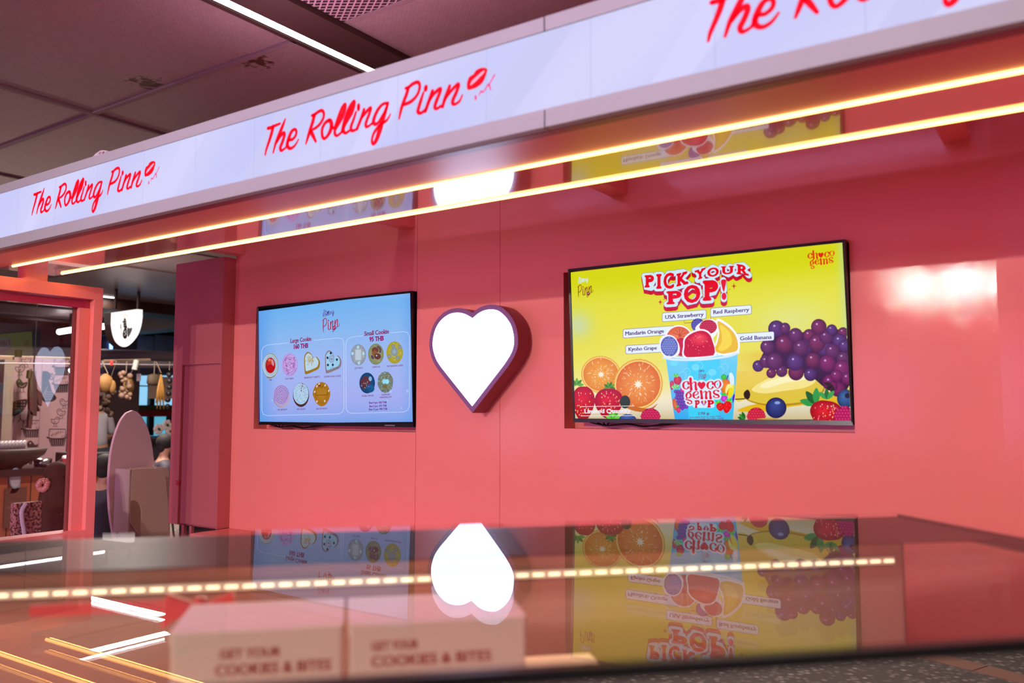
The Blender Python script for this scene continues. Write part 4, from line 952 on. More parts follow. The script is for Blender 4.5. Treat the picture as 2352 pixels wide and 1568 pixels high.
# headline
A.crop(1460, 590, 7.84)
def blk(ch, x0, y0, x1, y1, hh, lean=0): return (ch, (x0, y0), (x1, y1), hh, lean)
HD = [blk('P', 172, 555, 345, 545, 225), blk('I', 382, 578, 482, 574, 270), blk('C', 512, 580, 705, 566, 285), blk('K', 745, 540, 965, 484, 235),
      blk('Y', 1072, 430, 1275, 368, 180), blk('O', 1298, 368, 1512, 346, 165), blk('U', 1548, 320, 1785, 308, 150), blk('R', 1825, 310, 2055, 345, 185),
      blk('P', 565, 858, 840, 842, 240), blk('O', 878, 835, 1178, 818, 320), blk('P', 1218, 795, 1500, 782, 370)]
def head(dx, dy, w1, col, same=False):
    for ch, a, b_, hh, ln in HD:
        vs, fs = glyphs(ch, .05, .07); X0 = min(v[0] for v in vs); X1 = max(v[0] for v in vs); c = srgb(col)
        A.add([(a[0]+dx+(b_[0]-a[0])*(v[0]-X0)/(X1-X0), a[1]+dy+(b_[1]-a[1])*(v[0]-X0)/(X1-X0)-(v[1]+.03)/(CAPH+.06)*hh) for v in vs], c, tris=fs, same=True)
# solid outline = many strokes of the letter boxes
def hull(dx, dy, grow, col):
    A.lay()
    S = [[(175,345),(300,335),(345,400),(300,480),(220,500)],[(180,350),(215,560),(290,555)],[(385,325),(470,320)],[(430,330),(432,560)],[(390,565),(480,562)],[(690,300),(610,300),(540,400),(540,500),(600,560),(690,520)],[(745,290),(830,280)],[(790,290),(790,530)],[(870,270),(950,265),(850,390),(950,480)],[(750,530),(880,500)],
         [(1075,245),(1160,240)],[(1230,225),(1270,225),(1170,330),(1150,410)],[(1110,245),(1170,330)],[(1130,415),(1210,395)],[(1400,195),(1320,240),(1320,320),(1390,350),(1480,310),(1490,230),(1400,195)],[(1555,185),(1600,185),(1610,290),(1680,315),(1750,280),(1745,175),(1700,175)],[(1825,165),(1950,150),(2020,200),(1960,250),(2050,330)],[(1880,170),(1870,300),(1830,305)],
         [(575,640),(720,625),(820,680),(760,760),(660,770)],[(630,650),(640,850)],[(575,850),(720,840)],[(1020,520),(900,620),(890,740),(960,820),(1080,790),(1160,680),(1140,560),(1020,520)],[(1225,460),(1400,425),(1485,520),(1420,640),(1320,660)],[(1275,470),(1290,780)],[(1225,790),(1370,780)],[(1585,420),(1600,600)],[(1600,690),(1600,760)]]
    for g in S: A.stroke([(x+dx, y+dy) for x, y in g], grow, col, 1, same=True)
for st in range(6): hull(-6*st if False else 0, 70-10*st, 120, '#c8081c')
hull(0, 0, 122, '#4a3a90'); hull(0, 0, 112, '#cfeaf6')
for (hx, hy, hr) in ((1660, 380, 0),): pass
A.lay(); head(0, 0, 0, '#e60a20')
A.lay(); A.poly(smooth([(1548, 430), (1590, 405), (1640, 425), (1625, 540), (1605, 618), (1585, 610), (1560, 520)], 4, True), '#e60a20'); A.ell((1602, 708), 44, 66, '#e60a20')
for (x, y, r_) in ((455, 812, 56), (520, 760, 20), (1780, 525, 60), (1703, 582, 22)): A.spark((x, y), r_, '#c41420')
# lower caption
A.crop(1280, 530, 3.3357); A.stroke([(183, 1345), (597, 1340)], 4, '#f4e8e8', 1); A.stroke([(186, 1416), (600, 1414)], 4, '#f4e8e8', 1)
A.text('Limited Quantity', (212, 1396), (570, 1392), 30, '#f4eef8', .035, .035)
A.build('screen', M['screen'], t, clip=(0, w, 0, h))
# ================================================================== DISPLAY CASE
CT = 1.25
case = empty('display_case', (-.366, 2.077, 0), R(225.5), 'large glass topped display counter with a black printed border and a warm LED strip inside', 'display counter')
def kbox(name, a, b, m, bev=0):
    mb = MB(); mb.box(a, b); return mb.build(name, m, case, bev)
CLn, CD = 3.3, .950
M['cglass'] = glass('counter_glass', .045, 0, gain=.5)
M['cglass2'] = glass('counter_glass_lower', .035, 0, gain=.12)
M['cclear2'] = glass('end_glass', .01, 0, tint=(.74, .68, .66), gain=.0)
M['cclear'] = glass('counter_glass_underside', .0, 0, gain=.0)
M['fglass'] = glass('mirrored_front_glass', .85, .012, tint=(.4, .38, .4), gain=.4)
mb = MB(); mb.box((0, 0, CT-.008), (CLn, CD, CT), 1); mb.m = [1, 0, 1, 1, 1, 1]
mb.build('top_glass', [M['cglass'], M['cclear']], case)
mb = MB(); mb.box((.05, .30, CT-.036), (CLn-.05, CD-.05, CT-.030), 1); mb.m = [1, 0, 1, 1, 1, 1]
mb.build('lower_pane', [M['cglass2'], M['cclear']], case)
bb = MB(); z0, z1 = CT-.0105, CT-.0085
bb.box((0, 0, z0), (CLn, .33, z1)); bb.box((0, .33, z0), (.03, .915, z1)); bb.box((0, .915, z0), (CLn, CD, z1)); bb.build('printed_border', M['blackglass'], case)
kbox('front_edge', (0, CD-.004, CT-.014), (CLn, CD+.005, CT-.001), M['black'], .001)
kbox('end_edge', (-.006, 0, CT-.03), (.0, CD, CT-.003), M['black'], .001)
kbox('front_pane', (0, CD-.008, .72), (CLn, CD-.002, CT-.014), M['fglass'])
kbox('end_pane', (.0, .02, .72), (.006, CD-.012, CT-.03), M['cclear2'])
M['cream'] = mat('cream_laminate', (.62, .36, .24), rough=.5, var=.05)
M['caseint'] = mat('peach_case_lining', (.80, .50, .38), rough=.5)
kbox('rear_panel', (0, 0, .72), (CLn, .02, CT-.011), mat('dark_rear_door', (.36, .19, .16), rough=.35))
kbox('deck', (0, .0, .70), (CLn, CD, .72), mat('dark_deck', (.22, .12, .10), rough=.5))
kbox('base', (.02, .02, .0), (CLn, CD-.02, .70), M['pink_matte'], .004)
kbox('left_end_panel', (CLn-.02, .02, .72), (CLn, CD-.012, CT-.011), M['caseint'])
st = MB(); st.box((.03, .021, 1.142), (3.2, .030, 1.158)); st.build('led_profile', M['white'], case)
led = MB()
for i in range(95): led.box((.035+i*.033, .030, 1.1475), (.035+i*.033+.022, .0335, 1.1525))
o = led.build('led_tape', mat('case_led', (.9, .8, .6), emit=(1, .68, .40), estr=2.6), case)
# things standing in the case
M['carton'] = mat('cream_carton', (.84, .62, .44), rough=.6, var=.04, vscale=20)
M['carton_edge'] = mat('cream_carton_lid', (.82, .60, .42), rough=.6)
CM = Matrix.Translation((-.366, 2.077, 0)) @ Matrix.Rotation(R(225.5), 4, 'Z')
def cpos(x, y, z): return CM @ Vector((x, y, z))
def carton(xl, xr, y, z0, z1, label, lines, group='cream cookie cartons in the case', depth=.16):
    c = cpos((xl+xr)/2, y, z0); t = empty('cookie_carton', c, R(225.5), label, 'carton', group); hw = (xr-xl)/2; hh = z1-z0
    mb = MB(); mb.box((-hw, -depth, 0), (hw, 0, hh)); mb.build('box', M['carton'], t, .003)
    mb = MB(); mb.box((-hw-.002, -depth-.002, hh-.018), (hw+.002, -.002, hh+.002)); mb.build('lid', M['carton_edge'], t, .002)
    # print on the front (towards the customers = +y)
    Ma = Matrix.Translation(c) @ Matrix.Rotation(R(225.5), 4, 'Z') @ Matrix.Translation((0, .0006, 0)) @ Matrix.Rotation(PI, 4, 'Z')
    a = Art(Ma); a.raw = True
    for (s_, u0, u1, v, hgt) in lines:
        vs, fs = glyphs(s_, .03); X0 = min(q[0] for q in vs); X1 = max(q[0] for q in vs)
        a.add([(u0+(u1-u0)*(q[0]-X0)/(X1-X0), v+q[1]/CAPH*hgt) for q in vs], srgb('#d86450'), tris=fs, same=True)
    if lines: a.build('lettering', art_mat('carton_print', 0, .6), t)
    # shelf riser under it
    return t
kbox('riser', (.35, .14, .72), (2.1, .62, .94), M['caseint'], .003)
carton(1.225, 1.45, .50, .94, 1.185, 'left cream carton with two lines of red print under the counter glass', [('GET YOUR', -.05, .03, .208, .012), ('COOKIES & BITES', -.055, .098, .186, .014)])
carton(.965, 1.215, .50, .94, 1.185, 'middle cream carton with two lines of red print under the counter glass', [('GET YOUR', -.095, -.03, .208, .012), ('COOKIES & BITES', -.095, .075, .186, .014)])
carton(.80, .92, .42, .94, 1.055, 'narrow plain carton at the right end of the cream cartons', [])
# red ribbon bow left of the cartons
t = empty('ribbon_bow', cpos(1.50, .30, 1.178), R(225.5), 'glossy red ribbon bow with a long tail under the glass left of the cartons', 'bow')
M['red'] = mat('red_satin', (.85, .10, .09), rough=.3, coat=.4)
mb = MB(); mb.box((-.02, -.004, -.008), (.19, .004, .010)); mb.build('tail', M['red'], t, .002)
mb = MB()
for s_ in (-1, 1): mb.prism([(0, 0), (s_*.05, .02), (s_*.058, -.035), (s_*.012, -.008)], lambda u, v, q: (u-.055, q, v), -.010, .010)
mb.build('loop', M['red'], t, .003)
mb = MB(); mb.ball((-.055, 0, 0), .013, 8); mb.build('knot', M['red'], t)
mb = MB(); mb.prism([(-.045, -.01), (-.06, -.01), (-.06, -.13), (-.045, -.12)], lambda u, v, q: (u, q, v), -.004, .004); mb.build('streamer', M['red'], t)
# tray with small tarts
t = empty('tray', cpos(.68, .62, .985), R(225.5), 'white tray of small pale pastries under the right part of the glass', 'tray')
mb = MB(); mb.box((-.13, -.10, -.265), (.13, .10, -.245)); mb.build('stand', M['caseint'], t)
mb = MB(); mb.box((-.12, -.08, -.004), (.12, .08, .004)); mb.box((-.12, -.08, .004), (-.112, .08, .02)); mb.box((.112, -.08, .004), (.12, .08, .02)); mb.build('dish', M['white'], t, .002)
mb = MB(); mb.box((-.02, -.02, -.245), (.02, .02, -.004)); mb.build('column', M['white'], t)
tart0 = None
lab = ['nearest the left rim of the white tray', 'second from the left rim of the white tray', 'second from the right rim of the white tray', 'nearest the right rim of the white tray']
for i in range(4):
    c = cpos(.68+.085-.056*i, .62, .989)
    if tart0 is None:
        mb = MB(); mb.lathe([(.014, 0), (.022, .018), (.024, .02), (.02, .022), (.004, .032)], (0, 0, 0), 16); o = tart0 = mb.build('pastry', mat('pastry_crust', (.72, .50, .34), rough=.6, bump=.4, bscale=120), smooth=True)
    else: o = tart0.copy(); COL.objects.link(o)
    o.location = c; tag(o, 'small round pastry '+lab[i], 'pastry', 'pastries on the tray')
# low column of the case with price plate
t = empty('price_plate', cpos(.92, .72, 1.03), R(225.5), 'small coral price plate near the front edge of the display counter', 'price tag')
mb = MB(); mb.box((-.022, -.002, -.006), (.022, .002, .008)); mb.build('plate', M['red'], t)
mb = MB(); mb.box((-.003, -.003, -.31), (.003, .003, -.006)); mb.build('stem', M['white'], t)

l = area('case_fill_lamp', CM @ Vector((1.6, .20, 1.234)), 3.1, .05, 5, (1, .72, .48)); l.rotation_euler = (0, 0, R(225.5))  # added lamp hidden under the border, boosts the LED tape's light
# ================================================================== RESTAURANT BEYOND THE PARTITION
def skinned(name, pts, edges, radii, m, parent, root=0, sub=2):
    me = bpy.data.meshes.new(name); me.from_pydata([tuple(p) for p in pts], edges, [])
    o = bpy.data.objects.new(name, me); COL.objects.link(o)
    sk = o.modifiers.new('skin', 'SKIN'); sk.use_smooth_shade = True
    for i, r_ in enumerate(radii):
        d = me.skin_vertices[0].data[i]; d.radius = (r_, r_) if not isinstance(r_, tuple) else r_; d.use_root = (i == root)
    ss = o.modifiers.new('sub', 'SUBSURF'); ss.levels = sub; ss.render_levels = sub
    dg = bpy.context.evaluated_depsgraph_get(); nm = bpy.data.meshes.new_from_object(o.evaluated_get(dg))
    o.modifiers.clear(); o.data = nm; bpy.data.meshes.remove(me); nm.name = name
    for p in nm.polygons: p.use_smooth = True
    nm.materials.clear(); nm.materials.append(m)
    if parent: o.parent = parent
    return o
M['skin'] = mat('skin_tone', (.50, .25, .16), rough=.5); M['hair'] = mat('dark_brown_hair', (.05, .02, .012), rough=.8, spec=.2, bump=.5, bscale=60, bdist=.01)
M['hairb'] = mat('black_hair', (.012, .008, .007), rough=.75, bump=.4, bscale=140)
def person(loc, rz, label, shirt, hairm, hair='short', seated=True, seat=.42, k=1.0, arms='down', lean=0, cap=None):
    """a figure facing local -Y; seated or standing"""
    t = empty('person', loc, rz, label, 'person')
    V = lambda x, y, z: (x*k, y*k, z*k)
    zb = seat+.09 if seated else .93*1.0
    z = lambda q: zb+q
    L = lean
    P = [V(0, 0, z(0)), V(0, -.01+L*.2, z(.18)), V(0, L*.6, z(.36)), V(0, L, z(.50)), V(0, L*1.1-.01, z(.585)), V(0, L*1.15-.03, z(.67)), V(0, L*1.2-.035, z(.745))]
    rad = [(.15, .11), (.125, .095), (.15, .10), (.11, .075), .045, (.07, .085), (.062, .08)]
    E_ = [(i, i+1) for i in range(6)]
    def limb(base, pts, rr):
        a = base
        for p, r_ in zip(pts, rr): P.append(p); rad.append(r_); E_.append((a, len(P)-1)); a = len(P)-1
        return a
    ends = []
    for s_ in (-1, 1):
        if arms == 'phone': pl = [V(s_*.18, L, z(.45)), V(s_*.22, L-.06, z(.20)), V(s_*.10, L-.30, z(.26)), V(s_*.06, L-.36, z(.31))]
        elif arms == 'work': pl = [V(s_*.18, L, z(.45)), V(s_*.25, L-.06, z(.20)), V(s_*.16, L-.30, z(.12)), V(s_*.12, L-.38, z(.11))]
        else: pl = [V(s_*.18, L, z(.45)), V(s_*.23, L+.02, z(.20)), V(s_*.19, L-.12, z(.0)), V(s_*.15, L-.20, z(-.02))]
        a = limb(3, pl, [.06, .044, .032, .030]); hp_ = Vector(pl[3]); d = (Vector(pl[3])-Vector(pl[2])).normalized(); sd = d.cross(Vector((0, 0, 1))).normalized()
        for f_ in range(4):   # fingers
            off = sd*(f_-1.5)*.018*k; ln = (.062, .07, .066, .052)[f_]*k
            limb(a, [tuple(hp_+off+d*.04*k), tuple(hp_+off*1.1+d*(.04*k+ln*.5)), tuple(hp_+off*1.1+d*(.035*k+ln)+Vector((0, 0, -.02*k)))], [.009, .0085, .007])
        limb(a, [tuple(hp_-sd*s_*.034*k+d*.01*k), tuple(hp_-sd*s_*.046*k+d*.045*k)], [.011, .009])
    for s_ in (-1, 1):
        if seated: limb(0, [V(s_*.09, -.06, zb-.01), V(s_*.11, -.42, zb-.0), V(s_*.11, -.44, .10), V(s_*.11, -.47, .045), V(s_*.11, -.60, .035)], [.085, .062, .04, .04, .03])
        else: limb(0, [V(s_*.09, 0, .88), V(s_*.10, -.01, .50), V(s_*.10, .02, .10), V(s_*.10, .0, .045), V(s_*.10, -.14, .035)], [.09, .06, .04, .04, .03])
    rad2 = [tuple(q*k for q in r_) if isinstance(r_, tuple) else r_*k for r_ in rad]
    b = skinned('body', P, E_, rad2, M['skin'], t)
    hc_ = Vector(P[6])
    # face : nose, ears as part of the head surface companions
    mb = MB(); hz = hc_.z-.02*k; hy = hc_.y
    mb.ball((0, hy-.088*k, hz-.01*k), .013*k, 8, sc=(.8, 1, 1.5)); mb.ball((-.073*k, hy+.005, hz), .02*k, 8, sc=(.4, .8, 1.2)); mb.ball((.073*k, hy+.005, hz), .02*k, 8, sc=(.4, .8, 1.2))
    mb.build('face', M['skin'], t, smooth=True)
    mb = MB()
    for s_ in (-1, 1): mb.ball((s_*.028*k, hy-.078*k, hz+.015*k), .009*k, 6, sc=(1.3, .6, .8))
    mb.build('eyes', M['hairb'], t, smooth=True)
    mb = MB(); mb.ball((0, hy-.078*k, hz-.055*k), .014*k, 6, sc=(1.5, .5, .4)); mb.build('mouth', mat('lips', (.35, .1, .09), rough=.5), t, smooth=True)
    # clothes
    sp = [0, 1, 2, 3]; arm_i = []
    nb = 7
    per = 4+4*3+2
    arm_i = [nb+s_*per+j for s_ in (0, 1) for j in range(2)]
    idx = sp+arm_i; mp = {i: n_ for n_, i in enumerate(idx)}
    pts = [P[i] for i in idx]; rr = []
    for i in idx:
        r_ = rad2[i]; rr.append(tuple(q+.014*k for q in r_) if isinstance(r_, tuple) else r_+.016*k)
    ed = [(mp[a], mp[b_]) for a, b_ in E_ if a in mp and b_ in mp]
    skinned('shirt', pts, ed, rr, shirt, t)
    leg0 = nb+2*per
    idx = [0]+[leg0+s_*5+j for s_ in (0, 1) for j in range(3)]; mp = {i: n_ for n_, i in enumerate(idx)}
    skinned('trousers', [P[i] for i in idx], [(mp[a], mp[b_]) for a, b_ in E_ if a in mp and b_ in mp], [tuple(q+.012*k for q in rad2[i]) if isinstance(rad2[i], tuple) else rad2[i]+.014*k for i in idx], M['denim'], t)
    # hair
    mb = MB()
    c = (0, hy+.018*k, hz+.022*k)
    mb.ball(c, .098*k, 16, sc=(.94, 1.04, 1.02)); mb.ball((0, hy+.055*k, hz-.035*k), .068*k, 12, sc=(1, .75, 1.1)); h_ = mb.build('hair', hairm, t, smooth=True)
    if hair == 'long':
        pts = [(0, hy+.06*k, hz+.03*k), (0, hy+.095*k, hz-.08*k), (0, hy+.125*k, hz-.20*k), (0, hy+.135*k, hz-.34*k), (.0, hy+.14*k, hz-.48*k)]
        skinned('loose_hair', pts, [(i, i+1) for i in range(4)], [(.09*k, .06*k), (.105*k, .06*k), (.115*k, .055*k), (.10*k, .04*k), (.06*k, .02*k)], hairm, t)
    return t, Vector((0, hy, hz))
M['denim'] = mat('dark_trousers', (.03, .035, .05), rough=.8)

XR_ = -10.2
M['string'] = mat('twine', (.25, .19, .13), rough=.8)
# ---- printed wall panels
def xplane(X): return Matrix.Translation((X, 0, 0)) @ Matrix.Rotation(R(90), 4, 'Z')
M['print'] = art_mat('printed_board', 0, .7)
def board(px0, px1, yt0, yt1, yb0, yb1, X, label, draw, col=(150, 118, 122), group='illustrated boards of the restaurant'):
    a0, a1 = on_x(px0, yt0, X), on_x(px1, yt1, X); b0 = on_x(px0, yb0, X)
    t = empty('printed_board', (X, (a0.y+a1.y)/2, b0.z), 0, label, 'wall panel', group)
    zt = (a0.z+a1.z)/2; mb = MB(); mb.box((-.04, a0.y-t.location.y, -b0.z), (0, a1.y-t.location.y, zt-b0.z)); mb.build('board', mat('mauve_board', tuple(srgb(col)), rough=.7), t)
    A = Art(Matrix.Translation((X+.002, 0, 0)) @ Matrix.Rotation(R(90), 4, 'Z')); draw(A)
    A.build('print', M['print'], t, clip=(a0.y+.004, a1.y-.004, b0.z, zt)); return t
BK = '#1c1416'
def chick(A, x, y, s, fill, flip=1):
    q = lambda u, v: (x+u*s*flip, y+v*s)
    body = [q(-1, -.6), q(-.5, -1.05), q(-.05, -.75), q(.3, -.35), q(1, -.5), q(.85, .3), q(.2, .65), q(-.6, .45), q(-.95, -.1)]
    if fill:
        A.poly(smooth(body, 4, True), BK); A.ell(q(-.5, -.62), .16*s, .16*s, '#8a6c70'); A.stroke([q(-.45, .1), q(.1, .35), q(.7, -.1)], .1*s, '#8a6c70')
    else:
        A.stroke(body, .13*s, BK, 4, True); A.ell(q(-.5, -.5), .17*s, .17*s, BK); A.ell(q(-.5, -.5), .09*s, .09*s, '#967478'); A.stroke([q(-.1, .1), q(.15, .3), q(.45, .05)], .1*s, BK)
    for d in (-.25, .35):
        A.stroke([q(d, .55), q(d-.05, 1.25)], .09*s, BK, 1); A.stroke([q(d-.35, 1.45), q(d-.05, 1.2), q(d+.3, 1.45)], .08*s, BK, 1)
def basket(A, x, y, w, h):
    A.stroke([(x-w*.42, y-h*.1), (x-w*.4, y-h*.6), (x+w*.4, y-h*.6), (x+w*.42, y-h*.1)], h*.05, BK, 1)
    A.lay()
    for i in range(16): u = (i*.37) % 1; v = (i*.61) % 1; A.stroke([(x-w*.36+w*.72*u, y-h*.5+h*.36*v), (x-w*.34+w*.72*u, y-h*.44+h*.36*v)], h*.035, BK, 1, same=True)
    A.stroke([(x-w*.5, y-h*.06), (x-w*.25, y+h*.03), (x+w*.25, y+h*.02), (x+w*.5, y-h*.08)], h*.10, BK)
    A.poly([(x-w*.42, y+h*.08), (x+w*.42, y+h*.06), (x+w*.34, y+h*.5), (x-w*.30, y+h*.52)], BK)
    A.lay()
    for i in range(7): u = -.34+i*.115; A.stroke([(x+w*u, y+h*.1), (x+w*(u*.82), y+h*.5)], w*.02, '#8a6c70', 1, same=True)
def drawA(A):
    A.crop(0, 780, 7.127); chick(A, 430, 350, 75, 0, -1); chick(A, 330, 480, 75, 0, -1); chick(A, 355, 735, 92, 1)
    A.poly(smooth([(205, 1020), (440, 970), (430, 1080), (360, 1180), (280, 1230), (200, 1245), (190, 1120)], 4, True), BK); A.lay()
    for i in range(12): A.rrect(250+(i % 4)*45, 1010+(i//4)*50, 272+(i % 4)*45, 1022+(i//4)*50, 4, '#8a6c70', same=True)
    A.stroke([(245, 1240), (215, 1350)], 12, BK, 1); A.stroke([(330, 1230), (335, 1300), (390, 1340)], 12, BK, 1); A.stroke([(335, 1290), (290, 1350)], 12, BK, 1)
    basket(A, 515, 1470, 340, 250)
    A.crop(0, 980, 6.27); chick(A, 480, 290, 90, 1); A.stroke([(440, 560), (450, 480), (500, 450)], 50, BK)
def drawB(A):
    A.crop(0, 780, 7.127); A.ell((740, 590), 95, 80, BK, rot=10); A.stroke([(810, 580), (860, 545), (850, 600), (870, 640), (820, 650)], 14, BK); A.poly(smooth([(640, 640), (790, 660), (850, 840), (925, 950), (850, 1010), (720, 1010), (670, 900)], 4, True), BK)
    A.stroke([(700, 930), (780, 760)], 10, '#8a6c70', 1); A.lay()
    for i in range(16): A.stroke([(730+(i % 4)*36, 850+(i//4)*40), (756+(i % 4)*36, 856+(i//4)*40)], 9, '#8a6c70', 1, same=True)
    basket(A, 1010, 450, 300, 260); basket(A, 1005, 730, 300, 260); chick(A, 1050, 1035, 66, 0); chick(A, 1000, 1200, 66, 0, 1); chick(A, 905, 1330, 66, 0, -1)
    A.crop(0, 980, 6.27); basket(A, 825, 165, 290, 220)
def drawC(A):
    A.crop(0, 780, 7.127); chick(A, -20, 520, 60, 1); A.poly(smooth([(0, 840), (50, 830), (40, 940), (0, 1030)], 3, True), BK); basket(A, -60, 1150, 220, 200)
XP = -11.0
board(-40, 9, 824, 824, 1072, 1070, XP, 'illustrated board cut off by the left edge, half hidden by the grey pillar', drawC)
board(33, 97, 820, 822, 1071, 1067, XP, 'mauve board printed with small birds and a basket, left of the hanging aprons', drawA)
board(97.6, 160, 822, 826, 1067, 1063, XP, 'mauve board printed with a hen, three chicks and baskets, behind the glass', drawB)
a0, a1 = on_x(11, 825, XP+.25), on_x(34, 825, XP+.25)
mb = MB(); mb.box((XP, a0.y, 0), (XP+.25, a1.y, a0.z)); tag(mb.build('pillar', mat('grey_brown_render', (.20, .15, .11), rough=.7, var=.2, vscale=3)), 'grey brown pillar between the illustrated boards at the left edge', 'pillar')
# ---- terracotta bar
XC = -9.0
y0, y1 = on_x(-60, 1075, XC).y, on_x(252, 1062, XC).y
bar = empty('restaurant_bar', (XC, (y0+y1)/2, 0), 0, 'terracotta panelled restaurant bar with a dark worktop behind the seated woman', 'bar counter')
hy = (y1-y0)/2
mb = MB(); mb.box((-.6, -hy, 0), (0, hy, .80)); mb.build('front', mat('terracotta_boards', (.36, .085, .035), rough=.6, var=.15), bar)
mb = MB()
for i in range(12): mb.box((0, -hy+.1+i*.22, .06), (.006, -hy+.108+i*.22, .79))
mb.build('board_joint', M['brown'], bar)
mb = MB(); mb.box((-.64, -hy-.02, .80), (.05, hy+.02, .87)); mb.build('worktop', mat('dark_stone_top', (.03, .015, .015), rough=.3), bar)
def on_bar(px, dx=.2): p = on_x(px, 1064, XC-dx); return Vector((XC-dx, p.y, .87))
# oval sign on the bar
c = on_x(35, 1098, XC+.02); t = empty('oval_sign', (XC+.012, c.y, c.z), 0, 'grey blue oval sign fixed to the terracotta bar front', 'sign')
mb = MB(); mb.prism([(math.cos(q*PI/12)*.055, math.sin(q*PI/12)*.105) for q in range(24)], lambda u, v, w_: (w_, u, v), 0, .012); mb.build('plate', mat('grey_blue_sign', (.22, .27, .32), rough=.6), t)
mb = MB(); mb.prism([(math.cos(q*PI/12)*.044-.002, math.sin(q*PI/12)*.072-.02) for q in range(24)], lambda u, v, w_: (w_, u, v), .012, .016); mb.build('inner_plate', mat('pale_sign', (.36, .33, .36), rough=.6), t)
mb = MB(); mb.prism([(-.05, -.15), (.01, -.15), (.05, -.10), (.05, -.05), (-.02, -.08)], lambda u, v, w_: (w_, u, v), -.002, .010); mb.build('ribbon', mat('grey_blue_sign2', (.20, .25, .27), rough=.6), t)
def xart(X, draw, parent, m=None, clip=None):
    A = Art(Matrix.Translation((X, 0, 0)) @ Matrix.Rotation(R(90), 4, 'Z')); draw(A); o = A.build('lettering', m or M['print'], None)
    if parent: o.parent = parent; o.matrix_basis = Matrix.Translation(-parent.location) @ A.M
    return o
def chalk(A):
    A.crop(0, 1000, 6.817); A.text('Nuova', (130, 1062), (275, 1050), 44, '#7a5a50', .0); A.text('HAMS', (108, 1148), (240, 1140), 44, '#86645a', .0)
ch = empty('chalk_board', (XC+.01, on_x(30, 1150, XC).y, on_x(30, 1150, XC).z), 0, 'dark brown chalk board lettered in pale chalk leaning on the bar', 'chalkboard')
mb = MB(); mb.box((0, -.09, -.26), (.012, .12, .13)); mb.build('slate', mat('brown_slate', (.10, .035, .02), rough=.8), ch); xart(XC+.0235, chalk, ch)
# things on the bar
t = empty('serving_tray', on_bar(22, .15), 0, 'dark oval serving stand holding a row of glasses on the bar', 'tray')
mb = MB(); mb.lathe([(.10, 0), (.12, .02), (.30, .13), (.33, .19), (.31, .20)], (0, 0, 0), 24, sc=(.7, 1.1)); mb.build('bowl', mat('bronze_tray', (.022, .013, .010), rough=.6), t, smooth=True)
g0 = None; gw = glass('drinking_glass', .12, .05, (.9, .9, .9), .6)
for i in range(7):
    c = on_bar(0+i*8.3, .12)+Vector((0, 0, .195))
    if g0 is None: mb = MB(); mb.lathe([(.025, 0), (.036, .09), (.034, .09), (.022, .008)], (0, 0, 0), 14); o = g0 = mb.build('drinking_glass', mat('pale_glassware', (.30, .27, .28), rough=.15, spec=.8), smooth=True)
    else: o = g0.copy(); COL.objects.link(o)
    o.location = c; tag(o, ('leftmost','second','third','fourth','fifth','sixth','rightmost')[i]+' clear tumbler in the row on the dark serving stand', 'glass', 'tumblers on the serving stand')
t = empty('saucepan', on_bar(98, .2), 0, 'steel saucepan on the bar in front of the boards', 'pan')
mb = MB(); mb.lathe([(.07, 0), (.085, .01), (.09, .08), (.085, .08), (.08, .012)], (0, 0, 0), 20); mb.build('pot', mat('steel', (.35, .33, .33), rough=.25, metal=1), t, smooth=True)
t = empty('frying_pan', on_bar(122, .03), 0, 'pan with a long black handle sloping up to the right on the bar', 'pan')
mb = MB(); mb.lathe([(.09, 0), (.12, .03), (.115, .035), (.085, .008)], (0, 0, 0), 20); mb.build('pot', mat('steel_b', (.3, .28, .28), rough=.3, metal=1), t, smooth=True)
mb = MB(); mb.tube([(0, .02, .03), (0, .10, .08), (0, .22, .17)], [.012, .014, .012], 8); mb.build('handle', M['black'], t)
t = empty('spice_jar', on_bar(149, -.0), 0, 'small jar with a red label on the bar beside the pan handle', 'jar')
mb = MB(); mb.lathe([(.028, 0), (.032, .02), (.032, .10), (.02, .115)], (0, 0, 0), 14); mb.build('body', M['white'], t, smooth=True)
mb = MB(); mb.lathe([(.0325, .03), (.0325, .085)], (0, 0, 0), 14); mb.build('label_band', mat('red_label', (.35, .03, .02), rough=.5), t)
for px_, w_, h_, lab in ((160, .10, .14, 'dark coffee machine on the bar beside the partition post'), (232, .14, .12, 'black till on the bar seen right of the partition post')):
    t = empty('counter_machine', on_bar(px_, .2), 0, lab, 'machine')
    mb = MB(); mb.box((-.12, -w_, 0), (.12, w_, h_)); mb.build('casing', M['dark'], t, .01); mb = MB(); mb.box((.12, -w_*.8, h_*.55), (.128, w_*.8, h_*.85)); mb.build('display', mat('grey_display', (.06, .07, .08), rough=.2), t)
# monstera like greenery at the left edge
t = empty('potted_plant', on_bar(-22, -.02), 0, 'green leafy plant at the left end of the bar', 'plant')
rngp = random.Random(2); gm_ = mat('leaf_green', (.03, .09, .01), rough=.5)
mb = MB(); mb.lathe([(.05, 0), (.07, .08), (.06, .08)], (0, 0, 0), 12); mb.build('pot', M['dark'], t)
for i in range(12):
    a = rngp.random()*2*PI; l_ = rngp.uniform(.1, .2); d = Vector((math.cos(a)*.6, math.sin(a), rngp.uniform(-.1, .5))).normalized(); s_ = d.cross(Vector((0, 0, 1))).normalized()*.03; b = Vector((0, 0, .09))
    mb = MB(); tt = d*.0+Vector((0, 0, .003)); q = [b, b+d*l_*.5+s_, b+d*l_, b+d*l_*.5-s_]; mb.face(q); mb.face([p-tt for p in q]); mb.build('leaf', gm_, t)
